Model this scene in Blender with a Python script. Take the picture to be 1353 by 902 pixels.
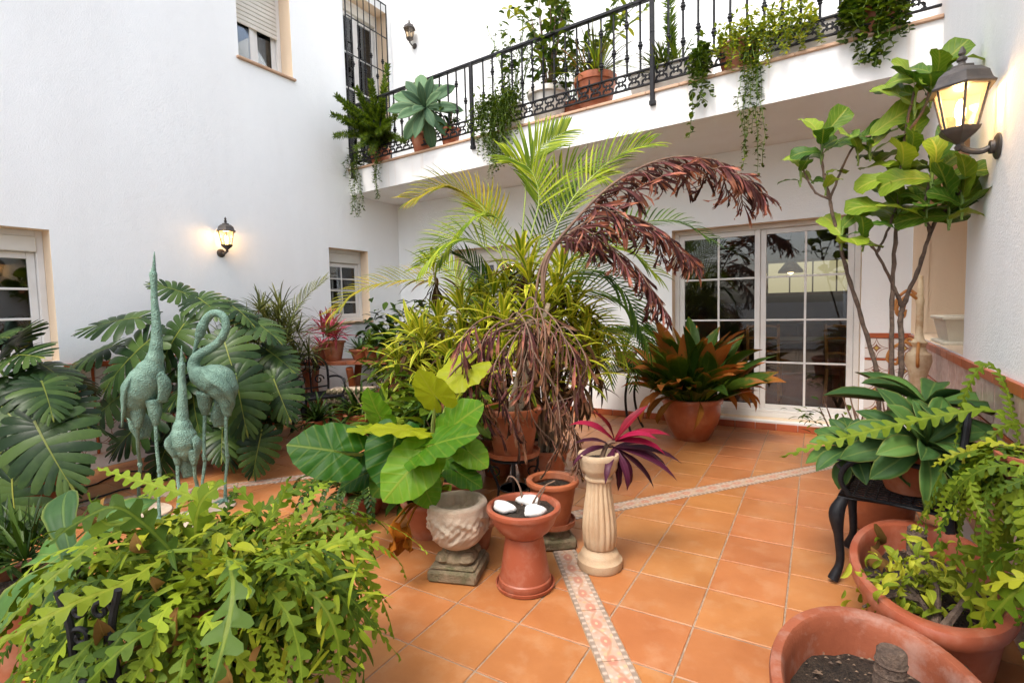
import bpy, math, random
from mathutils import Vector, Matrix
R = math.radians
PI = math.pi
rnd = random.Random(11)
U = rnd.uniform
sc = bpy.context.scene
for o in list(bpy.data.objects): bpy.data.objects.remove(o)

# ---------------------------------------------------------------- camera
CF, CP, CYAW, CROLL, CH = 682.6, .0661, .5367, -.0243, 1.36      # focal (px of a 1353 wide frame), pitch, yaw, roll, eye height
FW = Vector((-math.sin(CYAW)*math.cos(CP), math.cos(CYAW)*math.cos(CP), -math.sin(CP)))
_r = Vector((math.cos(CYAW), math.sin(CYAW), 0)); _u = _r.cross(FW)
RI = math.cos(CROLL)*_r + math.sin(CROLL)*_u
UP = -math.sin(CROLL)*_r + math.cos(CROLL)*_u
CAM = Vector((0, 0, CH))
cd = bpy.data.cameras.new('camera'); co = bpy.data.objects.new('camera', cd); sc.collection.objects.link(co)
cd.sensor_width = 36; cd.lens = CF/1353*36; cd.clip_start = .05; cd.clip_end = 500
mw = Matrix((RI, UP, -FW)).transposed().to_4x4(); mw.translation = CAM
co.matrix_world = mw
sc.camera = co
# ---------------------------------------------------------------- sky, sun, exposure
SUN = Vector((-.03, -.50, .86)).normalized()          # towards the sun
w = bpy.data.worlds.new('World'); sc.world = w; w.use_nodes = True
nt = w.node_tree; nt.nodes.clear()
sky = nt.nodes.new('ShaderNodeTexSky'); sky.sky_type = 'NISHITA'; sky.sun_disc = False
sky.sun_elevation = math.asin(SUN.z); sky.sun_rotation = math.atan2(SUN.x, SUN.y)
sky.dust_density = 4; sky.air_density = 1.0; sky.ozone_density = 1
hs = nt.nodes.new('ShaderNodeHueSaturation'); hs.inputs['Saturation'].default_value = .60
bg = nt.nodes.new('ShaderNodeBackground'); bg.inputs['Strength'].default_value = .15
wo = nt.nodes.new('ShaderNodeOutputWorld')
nt.links.new(sky.outputs[0], hs.inputs['Color']); nt.links.new(hs.outputs[0], bg.inputs[0]); nt.links.new(bg.outputs[0], wo.inputs[0])
sl = bpy.data.lights.new('sun', 'SUN'); sl.energy = .65; sl.angle = R(16); sl.color = (1, .95, .87)
so = bpy.data.objects.new('sun', sl); sc.collection.objects.link(so)
so.rotation_euler = SUN.to_track_quat('Z', 'Y').to_euler()
sc.render.engine = 'CYCLES'
sc.view_settings.view_transform = 'Standard'; sc.view_settings.look = 'None'
sc.view_settings.exposure = 1.5; sc.view_settings.gamma = 1
sc.cycles.max_bounces = 6; sc.cycles.diffuse_bounces = 4; sc.cycles.glossy_bounces = 3; sc.cycles.transmission_bounces = 3; sc.cycles.transparent_max_bounces = 8

# ---------------------------------------------------------------- placing helpers: a viewing ray met with a world plane
def ray(px, py): return FW + (px-676.5)/CF*RI - (py-449.5)/CF*UP
def py_(px, py, Y): r = ray(px, py); return CAM + r*(Y/r.y)
def px_(px, py, X): r = ray(px, py); return CAM + r*(X/r.x)
def pz_(px, py, Z): r = ray(px, py); return CAM + r*((Z-CH)/r.z)
def pd_(px, py, d): return CAM + ray(px, py)*d
V = Vector

# ---------------------------------------------------------------- objects
COL = sc.collection
def thing(name, label, cat, loc=(0, 0, 0), rz=0, group=None):
    o = bpy.data.objects.new(name, None); COL.objects.link(o); o.empty_display_size = .1
    o.location = loc; o.rotation_euler = (0, 0, rz); o['label'] = label; o['category'] = cat
    if group: o['group'] = group
    return o
def tag(o, label, cat, group=None):
    o['label'] = label; o['category'] = cat
    if group: o['group'] = group
    return o
def inst(mesh, name, parent=None, M=None):
    o = bpy.data.objects.new(name, mesh); COL.objects.link(o); o.parent = parent
    if M is not None: o.matrix_basis = M
    return o
def copy_tree(o, parent=None):
    c = o.copy(); COL.objects.link(c); c.parent = parent
    for ch in list(o.children): copy_tree(ch, c)
    return c
def frame(p, tip, nor, s=1.0, roll=0):
    """matrix: local Y along tip, local Z as near nor as can be"""
    y = V(tip).normalized(); x = y.cross(V(nor))
    if x.length < 1e-4: x = y.cross(V((.3, .2, 1)))
    x.normalize(); z = x.cross(y)
    if roll: q = Matrix.Rotation(roll, 3, y); x = q@x; z = q@z
    m = Matrix((x*s, y*s, z*s)).transposed().to_4x4(); m.translation = V(p); return m
def azel(az, el):   # az measured from +X counter-clockwise
    return V((math.cos(az)*math.cos(el), math.sin(az)*math.cos(el), math.sin(el)))
def smooth_path(pts, n=6):
    pts = [V(p) for p in pts]
    P = [2*pts[0]-pts[1]] + pts + [2*pts[-1]-pts[-2]]; out = []
    for i in range(1, len(P)-2):
        a, b, c, d = P[i-1:i+3]
        for k in range(n):
            t = k/n
            out.append(.5*((2*b)+(c-a)*t+(2*a-5*b+4*c-d)*t*t+(3*b-a-3*c+d)*t**3))
    out.append(pts[-1]); return out
def lerp_list(vals, n):
    """stretch a list of numbers to n values"""
    out = []
    for i in range(n):
        t = i/(n-1)*(len(vals)-1); k = min(int(t), len(vals)-2); f = t-k
        f = f*f*(3-2*f)
        out.append(vals[k]*(1-f)+vals[k+1]*f)
    return out

class MB:
    def __init__(s): s.v = []; s.f = []; s.uv = []; s.mi = []
    def add(s, vs, fs, uvs=None, mi=0, M=None):
        o = len(s.v)
        if M is not None: vs = [M@V(v) for v in vs]
        s.v += [tuple(v) for v in vs]; s.f += [tuple(i+o for i in f) for f in fs]
        s.uv += uvs if uvs else [(v[0], v[1]) for v in vs]; s.mi += [mi]*len(fs)
    def box(s, a, b, ch=0, mi=0, M=None):
        (x0, y0, z0), (x1, y1, z1) = a, b
        if ch <= 0:
            vs = [(x, y, z) for z in (z0, z1) for y in (y0, y1) for x in (x0, x1)]
            fs = [(0, 2, 3, 1), (4, 5, 7, 6), (0, 1, 5, 4), (2, 6, 7, 3), (0, 4, 6, 2), (1, 3, 7, 5)]
            s.add(vs, fs, None, mi, M); return
        ch = min(ch, (x1-x0)*.45, (y1-y0)*.45, (z1-z0)*.45)
        vs = []; idx = {}
        for ix in (0, 1):
            for iy in (0, 1):
                for iz in (0, 1):
                    X = (x0, x1)[ix]; Y = (y0, y1)[iy]; Z = (z0, z1)[iz]
                    dx = ch*(1-2*ix); dy = ch*(1-2*iy); dz = ch*(1-2*iz)
                    for k, p in enumerate(((X, Y+dy, Z+dz), (X+dx, Y, Z+dz), (X+dx, Y+dy, Z))):
                        idx[ix, iy, iz, k] = len(vs); vs.append(p)
        fs = []
        def q(l): fs.append(tuple(l))
        for i in (0, 1):
            a = [idx[i, j, k, 0] for j, k in ((0, 0), (1, 0), (1, 1), (0, 1))]; q(a if i else a[::-1])
            a = [idx[j, i, k, 1] for j, k in ((0, 0), (0, 1), (1, 1), (1, 0))]; q(a if i else a[::-1])
            a = [idx[j, k, i, 2] for j, k in ((0, 0), (1, 0), (1, 1), (0, 1))]; q(a if i else a[::-1])
        for i in (0, 1):
            for j in (0, 1):
                fl = (i+j) % 2
                a = [idx[i, j, 0, 0], idx[i, j, 1, 0], idx[i, j, 1, 1], idx[i, j, 0, 1]]; q(a[::-1] if not fl else a)
                a = [idx[i, 0, j, 0], idx[i, 1, j, 0], idx[i, 1, j, 2], idx[i, 0, j, 2]]; q(a if not fl else a[::-1])
                a = [idx[0, i, j, 1], idx[1, i, j, 1], idx[1, i, j, 2], idx[0, i, j, 2]]; q(a[::-1] if not fl else a)
        for i in (0, 1):
            for j in (0, 1):
                for k in (0, 1):
                    a = [idx[i, j, k, 0], idx[i, j, k, 1], idx[i, j, k, 2]]
                    q(a if (i+j+k) % 2 else a[::-1])
        s.add(vs, fs, None, mi, M)
    def prism(s, poly, z0, z1, ch=.003, mi=0):
        """convex polygon slab with a chamfered top edge"""
        n = len(poly); cx = sum(p[0] for p in poly)/n; cy = sum(p[1] for p in poly)/n
        ins = []
        for x, y in poly:
            d = math.hypot(x-cx, y-cy) or 1; k = min(.4, ch*1.3/d); ins.append((x+(cx-x)*k, y+(cy-y)*k))
        vs = [(x, y, z0) for x, y in poly]+[(x, y, z1-ch*.7) for x, y in poly]+[(x, y, z1) for x, y in ins]
        fs = []
        for i in range(n):
            j = (i+1) % n; fs += [(i, j, n+j, n+i), (n+i, n+j, 2*n+j, 2*n+i)]
        fs.append(tuple(range(2*n, 3*n)))
        s.add(vs, fs, None, mi)
    def lathe(s, prof, seg=28, c=(0, 0, 0), sx=1, sy=1, mi=0, fn=None, M=None):
        vs = []; uv = []; n = len(prof)
        for i, (r, z) in enumerate(prof):
            for k in range(seg):
                a = 2*PI*k/seg; rr = fn(a, r, z) if fn else r
                vs.append((c[0]+rr*sx*math.cos(a), c[1]+rr*sy*math.sin(a), c[2]+z)); uv.append((k/seg, i/(n-1)))
        fs = []
        for i in range(n-1):
            for k in range(seg):
                k2 = (k+1) % seg; fs.append((i*seg+k, i*seg+k2, (i+1)*seg+k2, (i+1)*seg+k))
        if prof[0][0] > 0: fs.append(tuple(range(seg))[::-1])
        if prof[-1][0] > 0: fs.append(tuple((n-1)*seg+k for k in range(seg)))
        s.add(vs, fs, uv, mi, M)
    def tube(s, pts, rad, seg=8, mi=0, cap=True, M=None, flat=None, ref=None):
        """rad: number or list; flat: (number) squash of the second cross axis"""
        pts = [V(p) for p in pts]; n = len(pts)
        if not isinstance(rad, (list, tuple)): rad = [rad]*n
        t0 = (pts[1]-pts[0]).normalized()
        r0 = V(ref) if ref else (V((0, 0, 1)) if abs(t0.z) < .9 else V((1, 0, 0)))
        x = t0.cross(r0).normalized()
        vs = []; uv = []; L = 0
        for i, p in enumerate(pts):
            t = (pts[min(i+1, n-1)]-pts[max(i-1, 0)])
            t = t.normalized() if t.length > 1e-9 else t0
            x = x-t*x.dot(t)
            x = x.normalized() if x.length > 1e-6 else t.cross(V((0, 1, .1))).normalized()
            y = t.cross(x)
            fl = 1 if flat is None else (flat[i] if isinstance(flat, (list, tuple)) else flat)
            if i: L += (pts[i]-pts[i-1]).length
            for k in range(seg):
                a = 2*PI*k/seg; vs.append(p+x*(rad[i]*math.cos(a))+y*(rad[i]*fl*math.sin(a))); uv.append((k/seg, L))
        fs = []
        for i in range(n-1):
            for k in range(seg):
                k2 = (k+1) % seg; fs.append((i*seg+k, i*seg+k2, (i+1)*seg+k2, (i+1)*seg+k))
        if cap: fs += [tuple(range(seg))[::-1], tuple((n-1)*seg+k for k in range(seg))]
        s.add(vs, fs, uv, mi, M)
    def mesh(s, name, mats, smooth=True, ang=40):
        me = bpy.data.meshes.new(name); me.from_pydata(s.v, [], s.f)
        ul = me.uv_layers.new(name='UVMap')
        li = [0]*len(me.loops); me.loops.foreach_get('vertex_index', li)
        flat = []
        for i in li: flat += s.uv[i]
        ul.data.foreach_set('uv', flat)
        for m in (mats if isinstance(mats, (list, tuple)) else [mats]): me.materials.append(m)
        me.polygons.foreach_set('material_index', s.mi)
        if smooth:
            me.shade_smooth()
            if ang: me.set_sharp_from_angle(angle=R(ang))
        me.update(); return me
    def build(s, name, mats, parent=None, M=None, smooth=True, ang=40):
        return inst(s.mesh(name, mats, smooth, ang), name, parent, M)

# ---------------------------------------------------------------- materials
class NT:
    def __init__(s, name):
        s.m = bpy.data.materials.new(name); s.m.use_nodes = True; s.t = s.m.node_tree; s.t.nodes.clear()
        s.out = s.n('OutputMaterial')
    def n(s, k, **kw):
        nd = s.t.nodes.new('ShaderNode'+k)
        for a, b in kw.items(): setattr(nd, a, b)
        return nd
    def l(s, a, b): s.t.links.new(a, b)
    def val(s, sock, v):
        if hasattr(v, 'links') or hasattr(v, 'is_linked'): s.l(v, sock)
        else: sock.default_value = v
    def math(s, op, a, b=0.0, c=0.0):
        nd = s.n('Math', operation=op); s.val(nd.inputs[0], a); s.val(nd.inputs[1], b); s.val(nd.inputs[2], c); return nd.outputs[0]
    def mix(s, f, a, b, mode='MIX'):
        nd = s.n('MixRGB', blend_type=mode); s.val(nd.inputs[0], f)
        for i, v in ((1, a), (2, b)):
            if isinstance(v, tuple): nd.inputs[i].default_value = (*v[:3], 1)
            else: s.l(v, nd.inputs[i])
        return nd.outputs[0]
    def ramp(s, f, stops):
        nd = s.n('ValToRGB'); s.l(f, nd.inputs[0]); e = nd.color_ramp.elements
        while len(e) < len(stops): e.new(.5)
        for k, (p, c) in enumerate(stops):
            e[k].position = p; e[k].color = (*c, 1) if isinstance(c, tuple) else (c, c, c, 1)
        return nd.outputs[0]
    def noise(s, vec, scale, detail=4, rough=.55):
        nd = s.n('TexNoise'); nd.inputs['Scale'].default_value = scale; nd.inputs['Detail'].default_value = detail
        nd.inputs['Roughness'].default_value = rough
        if vec is not None: s.l(vec, nd.inputs['Vector'])
        return nd.outputs['Fac']
    def bump(s, h, strength=.3, dist=.01):
        nd = s.n('Bump'); nd.inputs['Strength'].default_value = strength; nd.inputs['Distance'].default_value = dist
        s.l(h, nd.inputs['Height']); return nd.outputs[0]
    def principled(s, col, rough=.5, metal=0, nor=None, spec=.5, **kw):
        p = s.n('BsdfPrincipled')
        if isinstance(col, tuple): p.inputs['Base Color'].default_value = (*col[:3], 1)
        else: s.l(col, p.inputs['Base Color'])
        s.val(p.inputs['Roughness'], rough); s.val(p.inputs['Metallic'], metal); p.inputs['Specular IOR Level'].default_value = spec
        if nor is not None: s.l(nor, p.inputs['Normal'])
        for a, b in kw.items(): p.inputs[a].default_value = b
        return p.outputs[0]
    def done(s, sh): s.l(sh, s.out.inputs[0]); return s.m
    def world_pos(s): return s.n('NewGeometry').outputs['Position']
    def obj(s): return s.n('TexCoord').outputs['Object']

def surf(name, c1, c2, scale=8, rough=.6, bump=.2, bscale=60, dist=.004, metal=0, c3=None, c3scale=3, c3amt=.5, spec=.4, coord='pos', vary=0):
    """two-tone noisy surface, optional third tone in patches"""
    t = NT(name); vec = t.world_pos() if coord == 'pos' else t.obj()
    col = t.mix(t.ramp(t.noise(vec, scale, 6), [(.35, 0.0), (.68, 1.0)]), c1, c2)
    if c3: col = t.mix(t.math('MULTIPLY', t.ramp(t.noise(vec, c3scale, 5, .65), [(.48, 0.0), (.66, 1.0)]), c3amt), col, c3)
    if vary:
        r = t.n('ObjectInfo').outputs['Random']
        h = t.n('HueSaturation'); t.l(col, h.inputs['Color'])
        t.l(t.math('ADD', t.math('MULTIPLY', r, vary), 1-vary/2), h.inputs['Value']); col = h.outputs[0]
    nor = t.bump(t.noise(vec, bscale, 5), bump, dist)
    return t.done(t.principled(col, rough, metal, nor, spec))

def leafm(name, base, dark, vein=None, tip=None, tip0=.75, stripe=None, edge=None, rough=.38, trans=.25, nv=9, vw=.05, under=None, lateral=True, tipvar=.3, hv=.35, tint=(.66, .60, .32)):
    """leaf: UV.x across (0.5 = midrib), UV.y along"""
    t = NT(name); uv = t.n('UVMap'); sp = t.n('SeparateXYZ'); t.l(uv.outputs[0], sp.inputs[0])
    u, v = sp.outputs[0], sp.outputs[1]
    geo = t.n('NewGeometry'); ri = geo.outputs['Random Per Island']; ro = t.n('ObjectInfo').outputs['Random']
    rr = t.math('FRACT', t.math('ADD', t.math('MULTIPLY', ri, 3.7), ro))
    d = t.math('ABSOLUTE', t.math('SUBTRACT', u, .5))
    nz = t.noise(geo.outputs['Position'], 22, 4)
    col = t.mix(t.math('MULTIPLY', t.math('ADD', nz, t.math('MULTIPLY', t.math('SUBTRACT', rr, .5), 1.3)), 1.0), dark, base)
    if stripe: col = t.mix(t.ramp(d, [(.0, 0.0), (.20, 0.0), (.30, 1.0), (1, 1.0)]), col, stripe)
    hgt = nz
    if vein:
        m = t.ramp(d, [(0, 1.0), (vw*.5, 1.0), (vw, 0.0)])
        if lateral:
            ph = t.math('SUBTRACT', t.math('MULTIPLY', v, nv), t.math('MULTIPLY', d, nv*.62))
            sw = t.math('ABSOLUTE', t.math('SUBTRACT', t.math('FRACT', ph), .5))
            lat = t.math('MULTIPLY', t.ramp(sw, [(0, 1.0), (.06, .7), (.14, 0.0)]), .5)
            m = t.math('MAXIMUM', m, lat)
        col = t.mix(t.math('MULTIPLY', m, .55), col, vein); hgt = t.math('ADD', t.math('MULTIPLY', m, -1.0), t.math('MULTIPLY', nz, .3))
    if edge: col = t.mix(t.ramp(d, [(0, 0.0), (.42, 0.0), (.48, 1.0), (1, 1.0)]), col, edge)
    if tip:
        vv = t.math('ADD', v, t.math('MULTIPLY', t.math('SUBTRACT', rr, .5), tipvar*2))
        vv = t.math('ADD', vv, t.math('MULTIPLY', t.math('SUBTRACT', nz, .5), .35))
        vv = t.math('ADD', vv, t.math('MULTIPLY', d, .22))
        col = t.mix(t.ramp(vv, [(max(0, tip0-.07), 0.0), (min(1, tip0+.07), 1.0)]), col, tip)
    h = t.n('HueSaturation'); t.l(col, h.inputs['Color'])
    t.l(t.math('ADD', t.math('MULTIPLY', rr, hv), 1-hv/2), h.inputs['Value'])
    t.l(t.math('ADD', t.math('MULTIPLY', rr, -.03), .512), h.inputs['Hue']); col = t.mix(1.0, h.outputs[0], tint, 'MULTIPLY')
    nor = t.bump(hgt, .35, .005)
    p = t.principled(col, rough+.08, 0, nor, .15)
    tr = t.n('BsdfTranslucent'); c2 = t.mix(1.0, col, (1.0, 1.0, .55), 'MULTIPLY'); t.l(c2, tr.inputs[0])
    mx = t.n('MixShader'); mx.inputs[0].default_value = trans; t.l(p, mx.inputs[1]); t.l(tr.outputs[0], mx.inputs[2])
    return t.done(mx.outputs[0])

M_ = {}
def stucco(name, c, tint):
    t = NT(name); pos = t.world_pos()
    mp = t.n('Mapping'); mp.inputs['Scale'].default_value = (1, 1, .16); t.l(pos, mp.inputs[0])
    col = t.mix(t.ramp(t.noise(mp.outputs[0], 2.2, 6, .6), [(.42, 0.0), (.75, 1.0)]), c, tint)
    col = t.mix(t.math('MULTIPLY', t.ramp(t.noise(pos, .9, 5), [(.5, 0.0), (.75, 1.0)]), .5), col, tint)
    hh = t.math('ADD', t.noise(pos, 90, 4), t.math('MULTIPLY', t.noise(pos, 9, 3), 1.2))
    return t.done(t.principled(col, .85, 0, t.bump(hh, .42, .008), .25))
M_['wall'] = stucco('white_stucco', (.86, .872, .86), (.82, .828, .815))
M_['reveal'] = stucco('cream_reveal', (.78, .63, .46), (.72, .57, .41))
M_['soffit'] = stucco('soffit_paint', (.84, .83, .81), (.79, .77, .74))
def fascia():
    t = NT('fascia_paint'); pos = t.world_pos(); sp = t.n('SeparateXYZ'); t.l(pos, sp.inputs[0])
    mp = t.n('Mapping'); mp.inputs['Scale'].default_value = (9, 9, .35); t.l(pos, mp.inputs[0])
    st = t.ramp(t.noise(mp.outputs[0], 1.0, 5, .6), [(.57, 0.0), (.80, 1.0)])
    col = t.mix(t.math('MULTIPLY', st, .55), (.82, .81, .79), (.62, .45, .30))
    return t.done(t.principled(col, .8, 0, t.bump(t.noise(pos, 80, 4), .2, .005), .25))
M_['fascia'] = fascia()
M_['frame'] = surf('white_upvc', (.74, .73, .70), (.68, .66, .62), 6, .35, .05, 40)
M_['shutter'] = surf('cream_shutter', (.66, .63, .56), (.60, .57, .50), 6, .5, .05, 40)
M_['iron'] = surf('black_iron', (.007, .007, .009), (.016, .017, .019), 30, .5, .35, 180, .002, 0, (.022, .019, .018), 14, .4, .25)
M_['terra'] = surf('terracotta', (.36, .105, .040), (.27, .072, .028), 9, .55, .15, 120, .003, 0, (.55, .36, .26), 5, .28, .4)
M_['terra_old'] = surf('weathered_terracotta', (.31, .09, .042), (.23, .064, .030), 7, .7, .35, 90, .004, 0, (.50, .42, .36), 9, .28, .3)
M_['terra_gloss'] = surf('glazed_terracotta', (.38, .10, .033), (.27, .065, .022), 7, .3, .15, 30, .004, 0, (.52, .27, .15), 4, .3, .5)
M_['plastic'] = surf('terracotta_plastic', (.33, .085, .040), (.27, .066, .032), 5, .42, .1, 50, .003, 0, (.50, .30, .22), 9, .25, .4)
M_['soil'] = surf('potting_soil', (.022, .015, .010), (.075, .05, .032), 70, .95, 1, 120, .03)
M_['stone'] = surf('cast_stone', (.56, .44, .33), (.45, .34, .24), 14, .85, .6, 110, .006, 0, (.40, .36, .29), 6, .45, .2)
M_['stone_dark'] = surf('mossy_stone', (.25, .19, .12), (.15, .12, .075), 18, .9, .8, 90, .01, 0, (.10, .115, .05), 9, .6, .2)
M_['urn'] = surf('cream_stone', (.52, .38, .24), (.44, .30, .18), 11, .85, .5, 130, .005, 0, (.40, .33, .24), 7, .4, .2)
M_['pebble'] = surf('white_stone', (.78, .77, .74), (.62, .60, .56), 20, .75, .5, 60, .01)
M_['bark'] = surf('grey_bark', (.13, .085, .06), (.06, .04, .03), 35, .9, 1, 80, .012, 0, (.20, .15, .11), 12, .4)
M_['stemg'] = surf('green_stem', (.16, .25, .04), (.10, .17, .03), 20, .45, .1, 60)
M_['stemy'] = surf('pale_stem', (.33, .40, .10), (.24, .33, .07), 20, .45, .1, 60)
M_['deadstem'] = surf('brown_stem', (.20, .12, .075), (.12, .07, .05), 20, .8, .3, 60)
M_['cane'] = surf('dracaena_cane', (.27, .21, .14), (.17, .13, .09), 30, .85, .5, 90, .006)
M_['cream_plastic'] = surf('cream_plastic', (.68, .63, .52), (.60, .55, .44), 6, .5, .1, 50)
M_['cream_iron'] = surf('cream_painted_iron', (.72, .58, .38), (.60, .46, .28), 16, .6, .3, 60, .004, 0, (.40, .19, .07), 10, .6)
M_['orange_iron'] = surf('ochre_painted_iron', (.55, .24, .06), (.38, .14, .035), 16, .5, .2, 60)
M_['wood'] = surf('brown_wood', (.20, .085, .035), (.11, .045, .02), 9, .45, .2, 40)
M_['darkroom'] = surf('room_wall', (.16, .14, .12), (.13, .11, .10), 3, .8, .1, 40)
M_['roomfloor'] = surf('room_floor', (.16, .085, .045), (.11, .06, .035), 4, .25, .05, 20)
M_['curtain'] = surf('net_curtain', (.55, .56, .58), (.45, .46, .49), 12, .9, .1, 20)
M_['marble'] = surf('worn_marble', (.55, .52, .46), (.42, .39, .34), 9, .5, .2, 50)
def bronze():
    t = NT('verdigris_bronze'); pos = t.obj()
    vo = t.n('TexVoronoi'); vo.inputs['Scale'].default_value = 95; t.l(pos, vo.inputs['Vector'])
    sc_ = t.ramp(vo.outputs['Distance'], [(.1, 1.0), (.6, 0.0)])
    col = t.mix(t.ramp(t.noise(pos, 16, 6, .65), [(.35, 0.0), (.65, 1.0)]), (.115, .20, .150), (.235, .37, .285))
    col = t.mix(t.math('MULTIPLY', t.ramp(t.noise(pos, 9, 6, .7), [(.56, 0.0), (.70, 1.0)]), .8), col, (.09, .11, .075))
    col = t.mix(t.math('MULTIPLY', t.math('SUBTRACT', 1.0, sc_), .45), col, (.09, .17, .13))
    hh = t.math('ADD', t.math('MULTIPLY', sc_, 1.0), t.math('MULTIPLY', t.noise(pos, 60, 4), .6))
    return t.done(t.principled(col, .62, .15, t.bump(hh, .8, .006), .4))
M_['bronze'] = bronze()
def glass():
    t = NT('window_glass'); tr = t.n('BsdfTransparent'); tr.inputs[0].default_value = (.86, .88, .88, 1)
    gl = t.n('BsdfGlossy'); gl.inputs['Roughness'].default_value = .015; gl.inputs[0].default_value = (.95, .97, 1, 1)
    fr = t.n('Fresnel'); fr.inputs[0].default_value = 1.52
    f = t.math('ADD', t.math('MULTIPLY', fr.outputs[0], 1.0), .015)
    nz = t.bump(t.noise(t.world_pos(), 1.6, 2), .02, .02); t.l(nz, gl.inputs['Normal'])
    mx = t.n('MixShader'); t.l(f, mx.inputs[0]); t.l(tr.outputs[0], mx.inputs[1]); t.l(gl.outputs[0], mx.inputs[2])
    return t.done(mx.outputs[0])
M_['glass'] = glass()
def lampglass():
    t = NT('lantern_glass'); tr = t.n('BsdfTransparent'); tr.inputs[0].default_value = (.92, .80, .64, 1)
    df = t.n('BsdfTranslucent'); df.inputs[0].default_value = (.9, .75, .55, 1)
    gl = t.n('BsdfGlossy'); gl.inputs['Roughness'].default_value = .1
    m1 = t.n('MixShader'); m1.inputs[0].default_value = .10; t.l(tr.outputs[0], m1.inputs[1]); t.l(df.outputs[0], m1.inputs[2])
    m2 = t.n('MixShader'); m2.inputs[0].default_value = .08; t.l(m1.outputs[0], m2.inputs[1]); t.l(gl.outputs[0], m2.inputs[2])
    return t.done(m2.outputs[0])
M_['lampglass'] = lampglass()
def emit(name, c, s):
    t = NT(name); e = t.n('Emission'); e.inputs[0].default_value = (*c, 1); e.inputs[1].default_value = s; return t.done(e.outputs[0])
M_['bulb'] = emit('lit_bulb', (1, .66, .30), 22)
M_['roomlamp'] = emit('room_lamp', (1, .72, .32), 5)
M_['roomwin'] = emit('room_bright_window', (1, .86, .5), .22)
def floortile():
    t = NT('terracotta_floor_tile'); pos = t.world_pos(); ob = t.n('ObjectInfo').outputs['Random']
    n1 = t.ramp(t.noise(pos, 3.2, 6, .6), [(.3, 0.0), (.7, 1.0)])
    col = t.mix(n1, (.43, .172, .057), (.335, .120, .036))
    col = t.mix(t.math('MULTIPLY', t.ramp(t.noise(pos, 7, 5, .65), [(.5, 0.0), (.75, 1.0)]), .5), col, (.48, .27, .135))
    col = t.mix(t.math('MULTIPLY', t.ramp(t.noise(pos, 150, 2), [(.66, 0.0), (.74, 1.0)]), .5), col, (.30, .11, .04))
    h = t.n('HueSaturation'); t.l(col, h.inputs['Color']); t.l(t.math('ADD', t.math('MULTIPLY', ob, .12), .94), h.inputs['Value'])
    t.l(t.math('ADD', t.math('MULTIPLY', t.math('FRACT', t.math('MULTIPLY', ob, 7.3)), .012), .494), h.inputs['Hue'])
    rg = t.math('ADD', t.math('MULTIPLY', t.noise(pos, 14, 4), .25), .28)
    return t.done(t.principled(h.outputs[0], rg, 0, t.bump(t.noise(pos, 28, 4), .10, .004), .45))
M_['tile'] = floortile()
M_['grout'] = surf('grout', (.36, .26, .18), (.22, .16, .11), 30, .95, .3, 120)
M_['rtile'] = surf('red_border_tile', (.40, .10, .035), (.32, .075, .028), 6, .35, .1, 40, vary=.3)
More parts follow.
